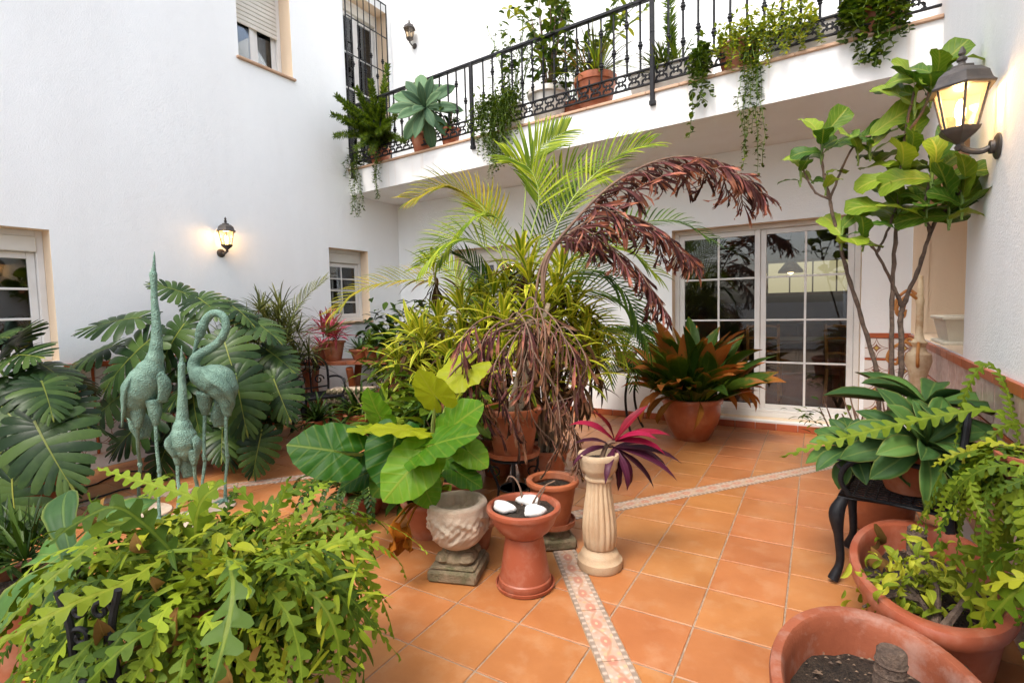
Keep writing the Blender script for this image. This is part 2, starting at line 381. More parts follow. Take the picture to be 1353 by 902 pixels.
def mosaic():
    """printed border tile: grey pebble rope along both edges, pink-white ground with red and ochre leaves (UV.x along, UV.y across)"""
    t = NT('mosaic_border_tile'); uv = t.n('UVMap'); sp = t.n('SeparateXYZ'); t.l(uv.outputs[0], sp.inputs[0]); u, v = sp.outputs[0], sp.outputs[1]
    pos = t.world_pos()
    d = t.math('ABSOLUTE', t.math('SUBTRACT', v, .5))
    nz = t.noise(pos, 34, 4); n2 = t.noise(pos, 16, 3)
    wob = t.math('MULTIPLY', t.math('SUBTRACT', n2, .5), .35)
    # a waving vine with round flowers in its bends and small leaves between
    ph = t.math('MULTIPLY', u, 2*PI*4.2)
    vine = t.math('ABSOLUTE', t.math('SUBTRACT', t.math('ADD', v, t.math('MULTIPLY', wob, .4)), t.math('ADD', .5, t.math('MULTIPLY', t.math('SINE', ph), .17))))
    vm = t.ramp(vine, [(.0, 1.0), (.035, .9), (.06, 0.0)])
    fx = t.math('SUBTRACT', t.math('FRACT', t.math('ADD', t.math('MULTIPLY', u, 8.4), wob)), .5)
    fy = t.math('SUBTRACT', v, t.math('ADD', .5, t.math('MULTIPLY', t.math('SINE', t.math('ADD', ph, PI)), -.02)))
    fr = t.math('SQRT', t.math('ADD', t.math('MULTIPLY', fx, fx), t.math('MULTIPLY', t.math('MULTIPLY', fy, fy), 2.6)))
    vo = t.n('TexVoronoi'); vo.inputs['Scale'].default_value = 46; t.l(pos, vo.inputs['Vector'])
    sepc = t.n('SeparateColor'); t.l(vo.outputs['Color'], sepc.inputs[0])
    leafc = t.ramp(sepc.outputs[0], [(0, (.46, .20, .13)), (.2, (.56, .33, .16)), (.34, (.60, .50, .42)), (.62, (.62, .52, .45)), (.8, (.40, .30, .20)), (.9, (.60, .42, .22))])
    col = t.mix(t.ramp(t.math('ADD', vo.outputs['Distance'], t.math('MULTIPLY', nz, .4)), [(.40, .9), (.80, 0.1)]), (.43, .33, .26), leafc)
    col = t.mix(t.math('MULTIPLY', vm, .85), col, (.40, .22, .14))
    col = t.mix(t.ramp(t.math('ADD', fr, t.math('MULTIPLY', wob, .5)), [(0, 1.0), (.24, .85), (.32, 0.0)]), col, (.44, .17, .12))
    col = t.mix(t.ramp(fr, [(0, 1.0), (.07, .8), (.10, 0.0)]), col, (.62, .46, .30))
    rope = t.math('ABSOLUTE', t.math('SUBTRACT', t.math('FRACT', t.math('MULTIPLY', u, 26.0)), .5))
    rc = t.mix(t.ramp(rope, [(.05, 1.0), (.30, 0.0)]), (.22, .19, .16), (.52, .44, .36))
    col = t.mix(t.ramp(d, [(0, 0.0), (.355, 0.0), (.362, 1.0), (1, 1.0)]), col, rc)
    line = t.ramp(t.math('ABSOLUTE', t.math('SUBTRACT', d, .355)), [(.0, 1.0), (.018, 0.0)])
    col = t.mix(t.math('MULTIPLY', line, .8), col, (.22, .16, .12))
    col = t.mix(.22, col, (.42, .24, .14))
    return t.done(t.principled(col, .45, 0, t.bump(nz, .1, .003), .4))
M_['mosaic'] = mosaic()
def azulejo():
    t = NT('azulejo_tile'); pos = t.obj(); ge = t.n('TexCoord').outputs['Generated']
    mp = t.n('VectorMath', operation='SUBTRACT'); t.l(ge, mp.inputs[0]); mp.inputs[1].default_value = (.5, .5, .5)
    uv = t.n('UVMap'); sp = t.n('SeparateXYZ'); t.l(uv.outputs[0], sp.inputs[0])
    a = t.math('ABSOLUTE', t.math('SUBTRACT', sp.outputs[0], .5)); b = t.math('ABSOLUTE', t.math('SUBTRACT', sp.outputs[1], .5))
    rr = t.math('SQRT', t.math('ADD', t.math('MULTIPLY', a, a), t.math('MULTIPLY', b, b)))
    pet = t.math('MULTIPLY', t.math('MULTIPLY', a, b), 14.0)
    f = t.math('ADD', rr, pet)
    col = t.ramp(f, [(0, (.55, .40, .10)), (.09, (.55, .40, .10)), (.11, (.20, .07, .05)), (.22, (.32, .13, .08)), (.25, (.70, .66, .60)), (.42, (.72, .68, .63)), (.46, (.22, .09, .06)), (.56, (.36, .18, .10)), (.60, (.72, .68, .63))])
    return t.done(t.principled(col, .25, 0, t.bump(t.noise(pos, 30, 3), .05, .003), .5))
M_['azulejo'] = azulejo()
M_['pinktile'] = surf('pink_veined_tile', (.50, .30, .25), (.62, .48, .42), 26, .3, .05, 40, .003, 0, (.33, .15, .12), 18, .6, .5, vary=.2)
M_['whitepot'] = surf('white_glazed_pot', (.70, .67, .61), (.60, .56, .49), 6, .45, .15, 30)
# leaves
M_['l_monstera'] = leafm('monstera_leaf', (.075, .155, .070), (.022, .058, .034), (.46, .55, .18), rough=.24, trans=.16, lateral=False, vw=.035)
M_['l_aloc'] = leafm('alocasia_leaf', (.13, .36, .030), (.04, .16, .018), (.30, .42, .08), rough=.34, trans=.34, nv=7, vw=.022, hv=.5)
M_['l_alocd'] = leafm('alocasia_dead_leaf', (.55, .24, .035), (.36, .12, .02), (.58, .32, .08), rough=.6, trans=.3, lateral=True)
M_['l_alocy'] = leafm('young_alocasia_leaf', (.36, .50, .035), (.22, .40, .026), (.44, .52, .10), rough=.34, trans=.4, nv=7, vw=.022, hv=.3)
M_['l_fig'] = leafm('fig_leaf', (.21, .38, .055), (.07, .19, .030), (.48, .55, .18), rough=.32, trans=.22, nv=7, vw=.05, hv=.5)
M_['l_agave'] = leafm('agave_leaf', (.105, .25, .11), (.045, .125, .060), (.18, .29, .12), edge=(.20, .28, .12), rough=.42, trans=.06, lateral=False, vw=.05, hv=.3)
M_['l_agaveg'] = leafm('glaucous_agave_leaf', (.16, .27, .17), (.10, .185, .115), (.22, .32, .20), edge=(.24, .32, .18), rough=.5, trans=.06, lateral=False, vw=.04, hv=.25, tint=(.60, .64, .52))
M_['l_aspi'] = leafm('aspidistra_leaf', (.12, .23, .035), (.045, .105, .022), (.13, .19, .05), tip=(.46, .20, .07), tip0=.90, rough=.34, trans=.15, lateral=False, hv=.5, tipvar=.28)
M_['l_aspid'] = leafm('withered_aspidistra_leaf', (.48, .22, .07), (.34, .13, .04), (.52, .30, .12), rough=.6, trans=.2, lateral=False)
M_['l_cordr'] = leafm('cordyline_red_leaf', (.27, .008, .020), (.09, .004, .010), (.36, .03, .05), rough=.3, trans=.25, lateral=False, tint=(1, 1, 1))
M_['l_cordd'] = leafm('cordyline_dark_leaf', (.055, .011, .022), (.026, .007, .014), (.12, .02, .045), rough=.25, trans=.12, lateral=False, tint=(1, 1, 1))
M_['l_drac'] = leafm('dracaena_leaf', (.24, .32, .030), (.13, .22, .022), None, stripe=(.50, .50, .08), rough=.38, trans=.28, hv=.5, tip=(.40, .27, .08), tip0=1.22, tipvar=.35, tint=(.95, .9, .5))
M_['l_dracb'] = leafm('dracaena_old_leaf', (.13, .075, .05), (.07, .04, .035), (.2, .12, .07), rough=.6, trans=.15, lateral=False)
M_['l_palm'] = leafm('palm_leaflet', (.26, .36, .040), (.13, .23, .022), (.36, .44, .10), rough=.4, trans=.32, lateral=False, hv=.6, tint=(.95, .9, .5))
M_['l_palmd'] = leafm('green_palm_leaflet', (.085, .21, .03), (.04, .11, .018), (.14, .27, .06), rough=.38, trans=.25, lateral=False, hv=.5)
M_['l_palmy'] = leafm('yellow_palm_leaflet', (.48, .44, .05), (.30, .35, .035), (.50, .48, .10), rough=.42, trans=.34, lateral=False)
M_['l_dead'] = leafm('dead_fishtail_leaflet', (.17, .065, .062), (.06, .025, .029), (.24, .12, .10), tip=(.36, .17, .11), tip0=.92, rough=.8, trans=.3, lateral=False, hv=.8, tint=(1, .95, .88))
M_['l_deadb'] = leafm('dry_fishtail_leaflet', (.17, .09, .065), (.065, .035, .03), (.3, .17, .1), tip=(.30, .185, .12), tip0=.80, rough=.8, trans=.25, lateral=False, hv=.9, tint=(1, .92, .78))
M_['l_fish'] = leafm('fishbone_stem', (.20, .33, .035), (.085, .175, .020), (.26, .38, .06), rough=.5, trans=.22, lateral=False, vw=.05, hv=.9, tip=(.38, .30, .12), tip0=1.25, tipvar=.3)
M_['l_fishy'] = leafm('young_fishbone_stem', (.31, .40, .04), (.18, .29, .025), (.36, .44, .08), rough=.42, trans=.22, lateral=False, vw=.06, hv=.5)
M_['l_small'] = leafm('small_green_leaf', (.15, .26, .030), (.060, .13, .018), (.22, .32, .07), rough=.4, trans=.25, lateral=False, hv=.6)
M_['l_smally'] = leafm('small_yellowish_leaf', (.36, .42, .06), (.20, .28, .03), (.42, .46, .12), rough=.45, trans=.3, lateral=False, hv=.6, tint=(.95, .9, .55))
M_['l_dark'] = leafm('dark_green_leaf', (.050, .12, .028), (.022, .058, .018), (.09, .17, .05), rough=.3, trans=.15, lateral=False, hv=.5)
M_['l_grey'] = leafm('grey_green_leaf', (.21, .25, .12), (.10, .14, .06), (.26, .29, .16), rough=.55, trans=.2, lateral=False, hv=.6, tip=(.34, .25, .15), tip0=1.15, tipvar=.4)
M_['l_pink'] = leafm('pink_bromeliad_leaf', (.52, .085, .12), (.32, .04, .07), (.6, .2, .2), rough=.4, trans=.25, lateral=False, hv=.5, tip=(.25, .12, .08), tip0=1.2, tint=(1, 1, 1))
M_['l_brown'] = leafm('withered_leaf', (.42, .27, .14), (.25, .14, .07), (.45, .3, .17), rough=.7, trans=.2, lateral=False, hv=.6)
M_['l_fox'] = leafm('foxtail_needle', (.19, .32, .04), (.08, .17, .022), None, rough=.45, trans=.25, hv=.6)
# ================================================================ SETTING
XL, YB = -5.59, 6.05
BED = MB(); BED.box((XL-.5, -4.2, -.30), (1.4, YB+.5, -.004)); floor = BED.build('floor', M_['grout'], smooth=False); floor['kind'] = 'structure'
g = MB(); g.add([(-60, -60, -.32), (60, -60, -.32), (60, 60, -.32), (-60, 60, -.32)], [(0, 1, 2, 3)])
g.build('ground', M_['grout'], smooth=False)['kind'] = 'structure'
TX, TY, TX0, TY0, GAP = .329, .332, -.110, 3.503, .0036
def clip(poly, nx, ny, c):           # keep nx*x+ny*y <= c
    out = []
    for i in range(len(poly)):
        a, b = poly[i], poly[(i+1) % len(poly)]; da = nx*a[0]+ny*a[1]-c; db = nx*b[0]+ny*b[1]-c
        if da <= 0: out.append(a)
        if da*db < 0: t = da/(da-db); out.append((a[0]+(b[0]-a[0])*t, a[1]+(b[1]-a[1])*t))
    return out
def area(p): return abs(sum(p[i][0]*p[(i+1) % len(p)][1]-p[(i+1) % len(p)][0]*p[i][1] for i in range(len(p))))/2 if len(p) > 2 else 0
def band(pieces, nx, ny, c0, c1, cond):
    out = []
    for p in pieces:
        cx = sum(q[0] for q in p)/len(p); cy = sum(q[1] for q in p)/len(p)
        if not cond(cx, cy): out.append(p); continue
        out += [q for q in (clip(p, nx, ny, c0-GAP), clip(p, -nx, -ny, -c1-GAP)) if area(q) > .0012]
    return out
HW = .064
full = {}
ntile = 0
for i in range(-17, 3):
    for j in range(-10, 9):
        x0 = TX0+i*TX; y0 = TY0+j*TY
        x1 = min(x0+TX, .74); y1 = min(y0+TY, YB-.02); xa = max(x0, XL+.01)
        if x1-xa < .04 or y1-y0 < .04: continue
        cen = V(((xa+x1)/2, (y0+y1)/2, 0)); dv = cen-CAM; dp = dv.dot(FW)
        if dp < .25: continue
        qx = 676.5+CF*dv.dot(RI)/dp; qy = 449.5-CF*dv.dot(UP)/dp
        m = CF*.3/dp
        if qx < -m or qx > 1353+m or qy > 902+m: continue
        cell = [(xa+GAP, y0+GAP), (x1-GAP, y0+GAP), (x1-GAP, y1-GAP), (xa+GAP, y1-GAP)]
        ps = [cell]
        ps = band(ps, .8, .6, .56-HW, .56+HW, lambda x, y: y < 4.25)
        ps = band(ps, -.793, .609, 2.915-HW, 2.915+HW, lambda x, y: .8*x+.6*y > .56)
        ps = band(ps, -.77, .64, 4.556-HW, 4.556+HW, lambda x, y: .8*x+.6*y < .56 and x < -2.35)
        for p in ps:
            b = MB(); dz = U(-.0012, .0012); b.prism(p, -.0039, dz, .003); b.build('tile', M_['tile'], floor, ang=20); ntile += 1
def strip(p, q):
    p, q = V((*p, 0)), V((*q, 0)); L = (q-p).length; d = (q-p)/L; n = V((-d.y, d.x, 0)); k = max(1, round(L/.33)); s = L/k
    for a in range(k):
        A = p+d*(a*s+.0025); B = p+d*((a+1)*s-.0025); h = HW-.003
        ctr = (A+B)/2; dv = ctr-CAM
        if dv.dot(FW) < .3: continue
        b = MB(); b.prism([(A-n*h)[:2], (B-n*h)[:2], (B+n*h)[:2], (A+n*h)[:2]], -.0039, .0008, .002)
        b.uv = [((V((*v[:2], 0))-p).dot(d), .5+(V((*v[:2], 0))-p).dot(n)/(2*h)) for v in b.v]
        b.build('border_tile', M_['mosaic'], floor, ang=20)
strip((-2.48, 4.24), (.35, .467)); strip((-1.418, 2.938), (.60, 5.567)); strip((-5.2, 0.863), (-2.54, 4.063))

# ---------------------------------------------------------------- walls with openings
def wall(name, label, W, z0, z1, holes, th, M, mats=None):
    """front face in the plane local y=0, body towards +y; holes (x0,z0,x1,z1)"""
    xs = sorted({0, W}|{h[k] for h in holes for k in (0, 2)}); zs = sorted({z0, z1}|{h[k] for h in holes for k in (1, 3)})
    occ = {}
    for i in range(len(xs)-1):
        for k in range(len(zs)-1):
            cx = (xs[i]+xs[i+1])/2; cz = (zs[k]+zs[k+1])/2
            occ[i, k] = not any(h[0] < cx < h[2] and h[1] < cz < h[3] for h in holes)
    b = MB()
    for (i, k), o in occ.items():
        if not o: continue
        a, c, d, e = xs[i], xs[i+1], zs[k], zs[k+1]
        b.add([(a, 0, d), (c, 0, d), (c, 0, e), (a, 0, e)], [(0, 1, 2, 3)])
        b.add([(a, th, d), (c, th, d), (c, th, e), (a, th, e)], [(3, 2, 1, 0)])
        for (di, dk), q in (((-1, 0), [(a, 0, d), (a, 0, e), (a, th, e), (a, th, d)]), ((1, 0), [(c, 0, d), (c, th, d), (c, th, e), (c, 0, e)]),
                            ((0, -1), [(a, 0, d), (a, th, d), (c, th, d), (c, 0, d)]), ((0, 1), [(a, 0, e), (c, 0, e), (c, th, e), (a, th, e)])):
            inside = (i+di, k+dk) in occ
            if not occ.get((i+di, k+dk), False): b.add(q, [(0, 1, 2, 3)], mi=1 if inside else 0)
    o = b.build(name, mats or [M_['wall'], M_['reveal']], None, M, smooth=False)
    return tag(o, label, 'wall')
def bars(b, x0, x1, z0, z1, t, y0, y1, ch=.004):    # rectangular frame of four butted bars
    b.box((x0, y0, z0), (x0+t, y1, z1), ch); b.box((x1-t, y0, z0), (x1, y1, z1), ch)
    b.box((x0+t, y0, z0), (x1-t, y1, z0+t), ch); b.box((x0+t, y0, z1-t), (x1-t, y1, z1), ch)
def window(parent, x0, z0, x1, z1, leaves, rows, cols, dep=.16, box=.0, sill=True, name='window', base=0, shut=0):
    """leaves: number of sashes; box: height of the roller shutter box"""
    b = MB(); t = .05
    bars(b, x0, x1, z0, z1, t, dep, dep+.07)
    win = b.build(name, M_['frame'], parent, ang=30)
    ztop = z1-t
    if box:
        s = MB(); s.box((x0+t, dep-.02, z1-t-box), (x1-t, dep+.05, z1-t), .006); s.build('shutter_box', M_['shutter'], win, ang=30); ztop -= box+.001
    if base:
        s = MB(); s.box((x0+t, dep+.005, z0+t), (x1-t, dep+.06, z0+t+base), .005); s.build('threshold', M_['frame'], win, ang=30)
    zb = z0+t+base
    wx = (x1-x0-2*t)/leaves
    for k in range(leaves):
        a = x0+t+k*wx+.001; c = a+wx-.002; yo = dep+.015+.022*(k % 2); st = .055
        s = MB(); bars(s, a, c, zb+.001, ztop-.001, st, yo, yo+.03); s.build('sash', M_['frame'], win, ang=30)
        gx0, gx1, gz0, gz1 = a+st, c-st, zb+st, ztop-st
        pw = (gx1-gx0)/cols; ph = (gz1-gz0)/rows
        for i in range(cols):
            for j in range(rows):
                p = MB(); p.box((gx0+i*pw+.001, yo+.012, gz0+j*ph+.001), (gx0+(i+1)*pw-.001, yo+.016, gz0+(j+1)*ph-.001)); p.build('pane', M_['glass'], win, smooth=False)
        for i in range(1, cols):
            p = MB(); p.box((gx0+i*pw-.011, yo+.006, gz0), (gx0+i*pw+.011, yo+.022, gz1), .003); p.build('muntin', M_['frame'], win, ang=30)
        for j in range(1, rows):
            p = MB()
            for i in range(cols): p.box((gx0+i*pw+(.0111 if i else 0), yo+.007, gz0+j*ph-.010), (gx0+(i+1)*pw-(.0111 if i < cols-1 else 0), yo+.021, gz0+j*ph+.010), .003)
            p.build('muntin', M_['frame'], win, ang=30)
    if shut:
        n = int(shut/.05)
        for k in range(n):
            s = MB(); zz = ztop-k*.05; s.box((x0+t+.002, dep-.012, zz-.048), (x1-t-.002, dep+.004, zz), .007); s.build('shutter_slat', M_['shutter'], win, ang=30)
    if sill:
        s = MB(); s.box((x0-.03, -.035, z0-.03), (x1+.03, dep-.001, z0-.002), .006); s.build('sill', M_['sill'], win, ang=30)
    return win
M_['sill'] = surf('clay_sill', (.52, .34, .22), (.44, .27, .17), 8, .6, .2, 60)
ML = Matrix.Translation((XL, -4.2, 0))@Matrix.Rotation(PI/2, 4, 'Z')        # left wall: local x = world y + 4.2
lw = wall('house_wall', 'long white stucco house wall with lit lantern and three windows', 10.6, 0, 6.0,
          [(4.6, 1.0, 6.01, 2.105), (8.91, 1.22, 9.60, 2.21), (7.80, 4.22, 8.49, 5.55), (9.33, 3.45, 10.17, 5.75)], .36, ML)
window(lw, 4.6, 1.0, 6.01, 2.105, 2, 3, 2, .15, .13, sill=False)
window(lw, 8.91, 1.22, 9.60, 2.21, 1, 4, 2, .15, .13)
window(lw, 7.80, 4.22, 8.49, 5.55, 2, 2, 1, .20, .10, shut=.72)
window(lw, 9.33, 3.45, 10.17, 5.75, 2, 4, 1, .20, .12, sill=False)
MBk = Matrix.Translation((XL-.36, YB, 0))
ox = XL-.36
bw = wall('house_wall', 'white stucco back wall with glazed sliding door under the balcony', 1.25-ox, 0, 6.4,
          [(-1.45-ox, .10, .35-ox, 2.18), (-4.53-ox, 1.0, -3.30-ox, 2.20)], .34, MBk)
window(bw, -1.45-ox, .10, .35-ox, 2.18, 2, 4, 2, .14, .0, sill=False, name='sliding_door', base=.03)
window(bw, -4.53-ox, 1.0, -3.30-ox, 2.20, 2, 4, 2, .15, .13)
s = MB(); s.box((-1.47-ox, -.03, .001), (.37-ox, .139, .098), .008); s.build('door_step', M_['frame'], bw, ang=30)
# red skirting tiles below the door and along the back wall
k = 0
x = XL+.02
while x < .70:
    s = MB(); yy = -.046 if -1.6 < x < .36 else -.016
    s.box((x-ox, yy, .0), (x+.196-ox, yy+.014, .072), .003); s.build('skirting_tile', M_['rtile'], bw, ang=30); x += .20
rz = math.atan2(-1, -.018)
def xr(y): return .715-.018*(4.7-y)
MR = Matrix.Translation((xr(YB), YB, 0))@Matrix.Rotation(rz, 4, 'Z')
rw = wall('house_wall', 'white stucco side wall with tiled dado and large lit lantern', 10.2, 0, 3.8, [(.015, 1.03, 2.28, 2.25)], .12, MR)
nb = MB(); nb.box((0, .121, 1.0), (2.6, .5, 1.028), .002); nb.box((0, .50, 1.0), (2.6, .56, 3.0)); nb.box((2.3, .121, 1.028), (2.36, .499, 3.0)); nb.box((.0, .121, 2.26), (2.299, .499, 2.31))
nb.box((-.02, .10, 1.029), (-.001, .499, 2.259))
nb.build('niche', M_['reveal'], rw, smooth=False)
rear = wall('house_wall', 'unseen low white stucco wall added opposite the balcony for the door glass reflection', 6.9, 0, 1.3, [], .3,  # added unseen wall: greys the door glass reflection, low to admit sky light
            Matrix.Translation((1.0, -4.0, 0))@Matrix.Rotation(PI, 4, 'Z'))
# rooms behind the glass
def room(x0, y0, z0, x1, y1, z1, open_side, name='room_interior'):
    b = MB(); q = {'-y': [(x0, y0), (x1, y0)], '+y': [(x1, y1), (x0, y1)], '-x': [(x0, y1), (x0, y0)], '+x': [(x1, y0), (x1, y1)]}
    for k_, ((a, c), (d, e)) in q.items():
        if k_ != open_side: b.add([(a, c, z0), (d, e, z0), (d, e, z1), (a, c, z1)], [(0, 1, 2, 3)])
    b.add([(x0, y0, z0), (x1, y0, z0), (x1, y1, z0), (x0, y1, z0)], [(0, 1, 2, 3)], mi=1)
    b.add([(x0, y0, z1), (x1, y0, z1), (x1, y1, z1), (x0, y1, z1)], [(3, 2, 1, 0)])
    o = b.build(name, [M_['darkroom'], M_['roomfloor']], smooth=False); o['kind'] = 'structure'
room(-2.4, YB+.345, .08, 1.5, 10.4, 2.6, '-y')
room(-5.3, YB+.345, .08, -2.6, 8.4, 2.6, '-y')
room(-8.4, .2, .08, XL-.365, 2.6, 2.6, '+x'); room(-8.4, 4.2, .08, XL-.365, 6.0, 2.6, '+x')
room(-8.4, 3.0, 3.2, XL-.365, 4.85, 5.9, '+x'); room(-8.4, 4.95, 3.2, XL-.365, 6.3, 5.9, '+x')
def curtain(name, label, x0, x1, z0, z1, M):
    b = MB(); n = 40; vs = []; fs = []
    for i in range(n+1):
        x = x0+(x1-x0)*i/n; y = .02*math.sin(i*1.3)+.008*math.sin(i*2.9)
        vs += [(x, y, z0), (x, y+.004*math.sin(i), z1)]
    for i in range(n): fs.append((2*i, 2*i+2, 2*i+3, 2*i+1))
    b.add(vs, fs); return tag(b.build(name, M_['curtain'], None, M), label, 'curtain')
curtain('net_curtain', 'pale net curtain behind the barred window above the balcony end', 9.4, 10.1, 3.5, 5.7, ML@Matrix.Translation((0, .42, 0)))
curtain('net_curtain', 'pale net curtain behind the window beside the monstera', 4.7, 5.3, 1.05, 2.0, ML@Matrix.Translation((0, .5, 0)))
# what one sees in the room through the sliding door
t = thing('dining_table', 'dark wooden dining table inside the room behind the glass door', 'table', (-.35, 8.3, .08))
b = MB(); b.box((-.75, -.45, .70), (.75, .45, .745), .01); b.build('tabletop', M_['wood'], t)
for sx in (-1, 1):
    for sy in (-1, 1):
        b = MB(); b.lathe([(.025, 0), (.03, .1), (.045, .35), (.03, .55), (.045, .70)], 10, (sx*.65, sy*.36, 0)); b.build('leg', M_['wood'], t)
def dining_chair(loc, rz, label):
    t = thing('dining_chair', label, 'chair', loc, rz)
    b = MB(); b.box((-.21, -.21, .43), (.21, .21, .47), .012); b.build('seat', M_['wood'], t)
    for sx in (-1, 1):
        b = MB(); b.tube(smooth_path([(sx*.19, -.19, 0), (sx*.18, -.18, .25), (sx*.19, -.19, .43)]), .018, 7); b.build('leg', M_['orange_iron'], t)
        b = MB(); b.tube(smooth_path([(sx*.19, .22, 0), (sx*.18, .19, .45), (sx*.18, .23, .98)]), .019, 7); b.build('leg', M_['orange_iron'], t)
    b = MB()
    for z in (.62, .80, .95): b.tube([(-.18, .20+.03*(z-.6)*2, z), (0, .235, z+.02), (.18, .20+.03*(z-.6)*2, z)], .016, 7)
    b.build('backrest', M_['orange_iron'], t)
dining_chair((-.62, 7.6, .08), PI, 'turned wooden chair at the near side of the dining table')
dining_chair((.35, 7.45, .08), PI*.8, 'turned wooden chair pulled aside from the dining table')
t = thing('sideboard', 'dark sideboard under the bright inner window', 'sideboard', (-.3, 10.1, .08))
b = MB(); b.box((-.9, -.22, .05), (.9, .22, .9), .01); b.build('cabinet', M_['wood'], t)
for kx in range(4):
    b = MB(); b.box((-.87+kx*.44, -.235, .1), (-.87+kx*.44+.41, -.2201, .85), .006); b.build('door', M_['wood'], t)
t = thing('inner_window', 'bright warm inner window glowing at the far end of the room', 'window', (-.1, 10.37, 1.45))
b = MB(); bars(b, -.75, .75, 0, .62, .05, -.03, .0); b.build('frame', M_['wood'], t)
for kx in range(4):
    b = MB(); b.box((-.70+kx*.35+.012, -.02, .05), (-.70+(kx+1)*.35-.012, -.012, .57)); b.build('pane', M_['roomwin'], t, smooth=False)
t = thing('pendant_lamp', 'small warm pendant lamp hanging over the dining table', 'lamp', (-.35, 8.3, 1.75))
b = MB(); b.tube([(0, 0, .16), (0, 0, .85)], .006, 6); b.build('cord', M_['iron'], t)
b = MB(); b.lathe([(.16, 0), (.155, .03), (.06, .15), (.02, .17)], 20); b.build('lamp_shade', M_['orange_iron'], t)
b = MB(); b.lathe([(.0, -.03), (.04, 0), (.05, .03), (.03, .08), (0, .09)], 14); b.build('bulb', M_['roomlamp'], t)

# ---------------------------------------------------------------- dado tiles
def tile_mesh(w, h, mat, d=.012):
    b = MB(); b.box((.0015, -d, .0015), (w-.0015, 0, h-.0015), .002)
    b.uv = [(v[0]/w, v[2]/h) for v in b.v]; return b.mesh('dado_tile', mat, ang=30)
TS = .19
tm_az = tile_mesh(TS, TS, M_['azulejo']); tm_cap = tile_mesh(TS, .05, M_['rtile'], .022); tm_red = tile_mesh(TS, .022, M_['rtile'], .016); tm_v = tile_mesh(.022, TS, M_['rtile'], .015)
tm_pk = tile_mesh(TS+.022, TS, M_['pinktile'])
def dado(parent, x0, ncol, ztop, nrow, plain=False):
    for c in range(ncol):
        x = x0+c*(TS+.024)
        for nm, me, xx, zz in [('cap_tile', tm_cap, x, ztop-.05), ('red_strip', tm_red, x, ztop-.05-TS-.024)]:
            inst(me, nm, parent, Matrix.Translation((xx, -.001, zz))@Matrix.Scale((TS+.024)/TS, 4, (1, 0, 0)))
        if plain:
            for r in range(nrow+1): inst(tm_pk, 'dado_tile', parent, Matrix.Translation((x, -.001, ztop-.05-TS-(r*TS+.024 if r else 0))))
            continue
        inst(tm_az, 'dado_tile', parent, Matrix.Translation((x, -.001, ztop-.05-TS)))
        inst(tm_v, 'red_strip', parent, Matrix.Translation((x+TS+.001, -.001, ztop-.05-TS)))
        for r in range(nrow):
            z = ztop-.05-TS-.024-(r+1)*TS
            inst(tm_az, 'dado_tile', parent, Matrix.Translation((x, -.001, z))); inst(tm_v, 'red_strip', parent, Matrix.Translation((x+TS+.001, -.001, z)))
dado(lw, 6.03, 9, .965, 3)
dado(bw, .385-ox, 2, 1.03, 3)
dado(rw, .03, 18, 1.022, 3, True)

# ---------------------------------------------------------------- balcony
def yb_(x): return 4.72+.063*(.70-x)
bal = MB(); xa, xb = XL+.002, .715
bal.add([(xa, yb_(xa), 2.955), (xb, yb_(xb), 2.955), (xb, YB-.002, 2.955), (xa, YB-.002, 2.955)], [(3, 2, 1, 0)], mi=1)
bal.add([(xa, yb_(xa), 3.27), (xb, yb_(xb), 3.27), (xb, YB-.002, 3.27), (xa, YB-.002, 3.27)], [(0, 1, 2, 3)], mi=0)
bal.add([(xa, yb_(xa), 2.955), (xb, yb_(xb), 2.955), (xb, yb_(xb), 3.27), (xa, yb_(xa), 3.27)], [(0, 1, 2, 3)], mi=0)
bo = bal.build('balcony', [M_['fascia'], M_['soffit']], smooth=False)
tag(bo, 'white projecting balcony slab with clay coping across the back wall', 'balcony')
dB = V((xb-xa, yb_(xb)-yb_(xa), 0)).normalized(); nB = V((-dB.y, dB.x, 0))     # along the edge, towards the house
MBal = Matrix((dB, nB, V((0, 0, 1)))).transposed().to_4x4(); MBal.translation = V((xa, yb_(xa), 0))
LB = V((xb-xa, yb_(xb)-yb_(xa), 0)).length
n = 21
for k in range(n):
    s = MB(); a = LB*k/n; c = LB*(k+1)/n
    s.box((a+.001, -.022, 3.2702), (c-.001, .30, 3.298), .005, M=MBal); s.build('coping_tile', M_['sill'], bo, ang=30)
rail = thing('balcony_railing', 'black wrought iron balcony railing with knotted bars and scrolled lower band', 'railing', MBal.translation, math.atan2(dB.y, dB.x))
RY = .035
b = MB(); b.box((.01, RY-.026, 4.113), (LB-.01, RY+.026, 4.145), .006); b.build('handrail', M_['iron'], rail)
for z in (3.37, 3.505):
    b = MB(); b.box((.01, RY-.012, z), (LB-.01, RY+.012, z+.016), .003); b.build('rail_bar', M_['iron'], rail)
def knot(z, r0=.0105): return [(r0, z-.036), (.018, z-.03), (.018, z-.023), (.013, z-.018), (.025, z-.005), (.025, z+.005), (.013, z+.018), (.018, z+.023), (.018, z+.03), (r0, z+.036)]
bm_ = []
for zs in ((3.74,), (3.88,), (3.66, 3.96)):
    b = MB(); pr = [(.0105, 3.517)]
    for z in zs: pr += knot(z)
    pr += [(.0105, 4.115)]; b.lathe(pr, 7); bm_.append(b.mesh('baluster', M_['iron']))
b = MB(); b.box((-.019, -.019, 3.17), (.019, .019, 4.112), .003); b.lathe(knot(3.80, .017), 8); b.box((-.028, -.02, 3.16), (.028, .055, 3.20), .004); pm = b.mesh('post', M_['iron'])
b = MB()
def scr(b, cx, cz, r, a0, a1, n=10, w=.0068):
    b.tube([(cx+r*math.cos(a0+(a1-a0)*i/n)*(1-.45*i/n), 0, cz+r*math.sin(a0+(a1-a0)*i/n)*(1-.45*i/n)) for i in range(n+1)], w, 5)
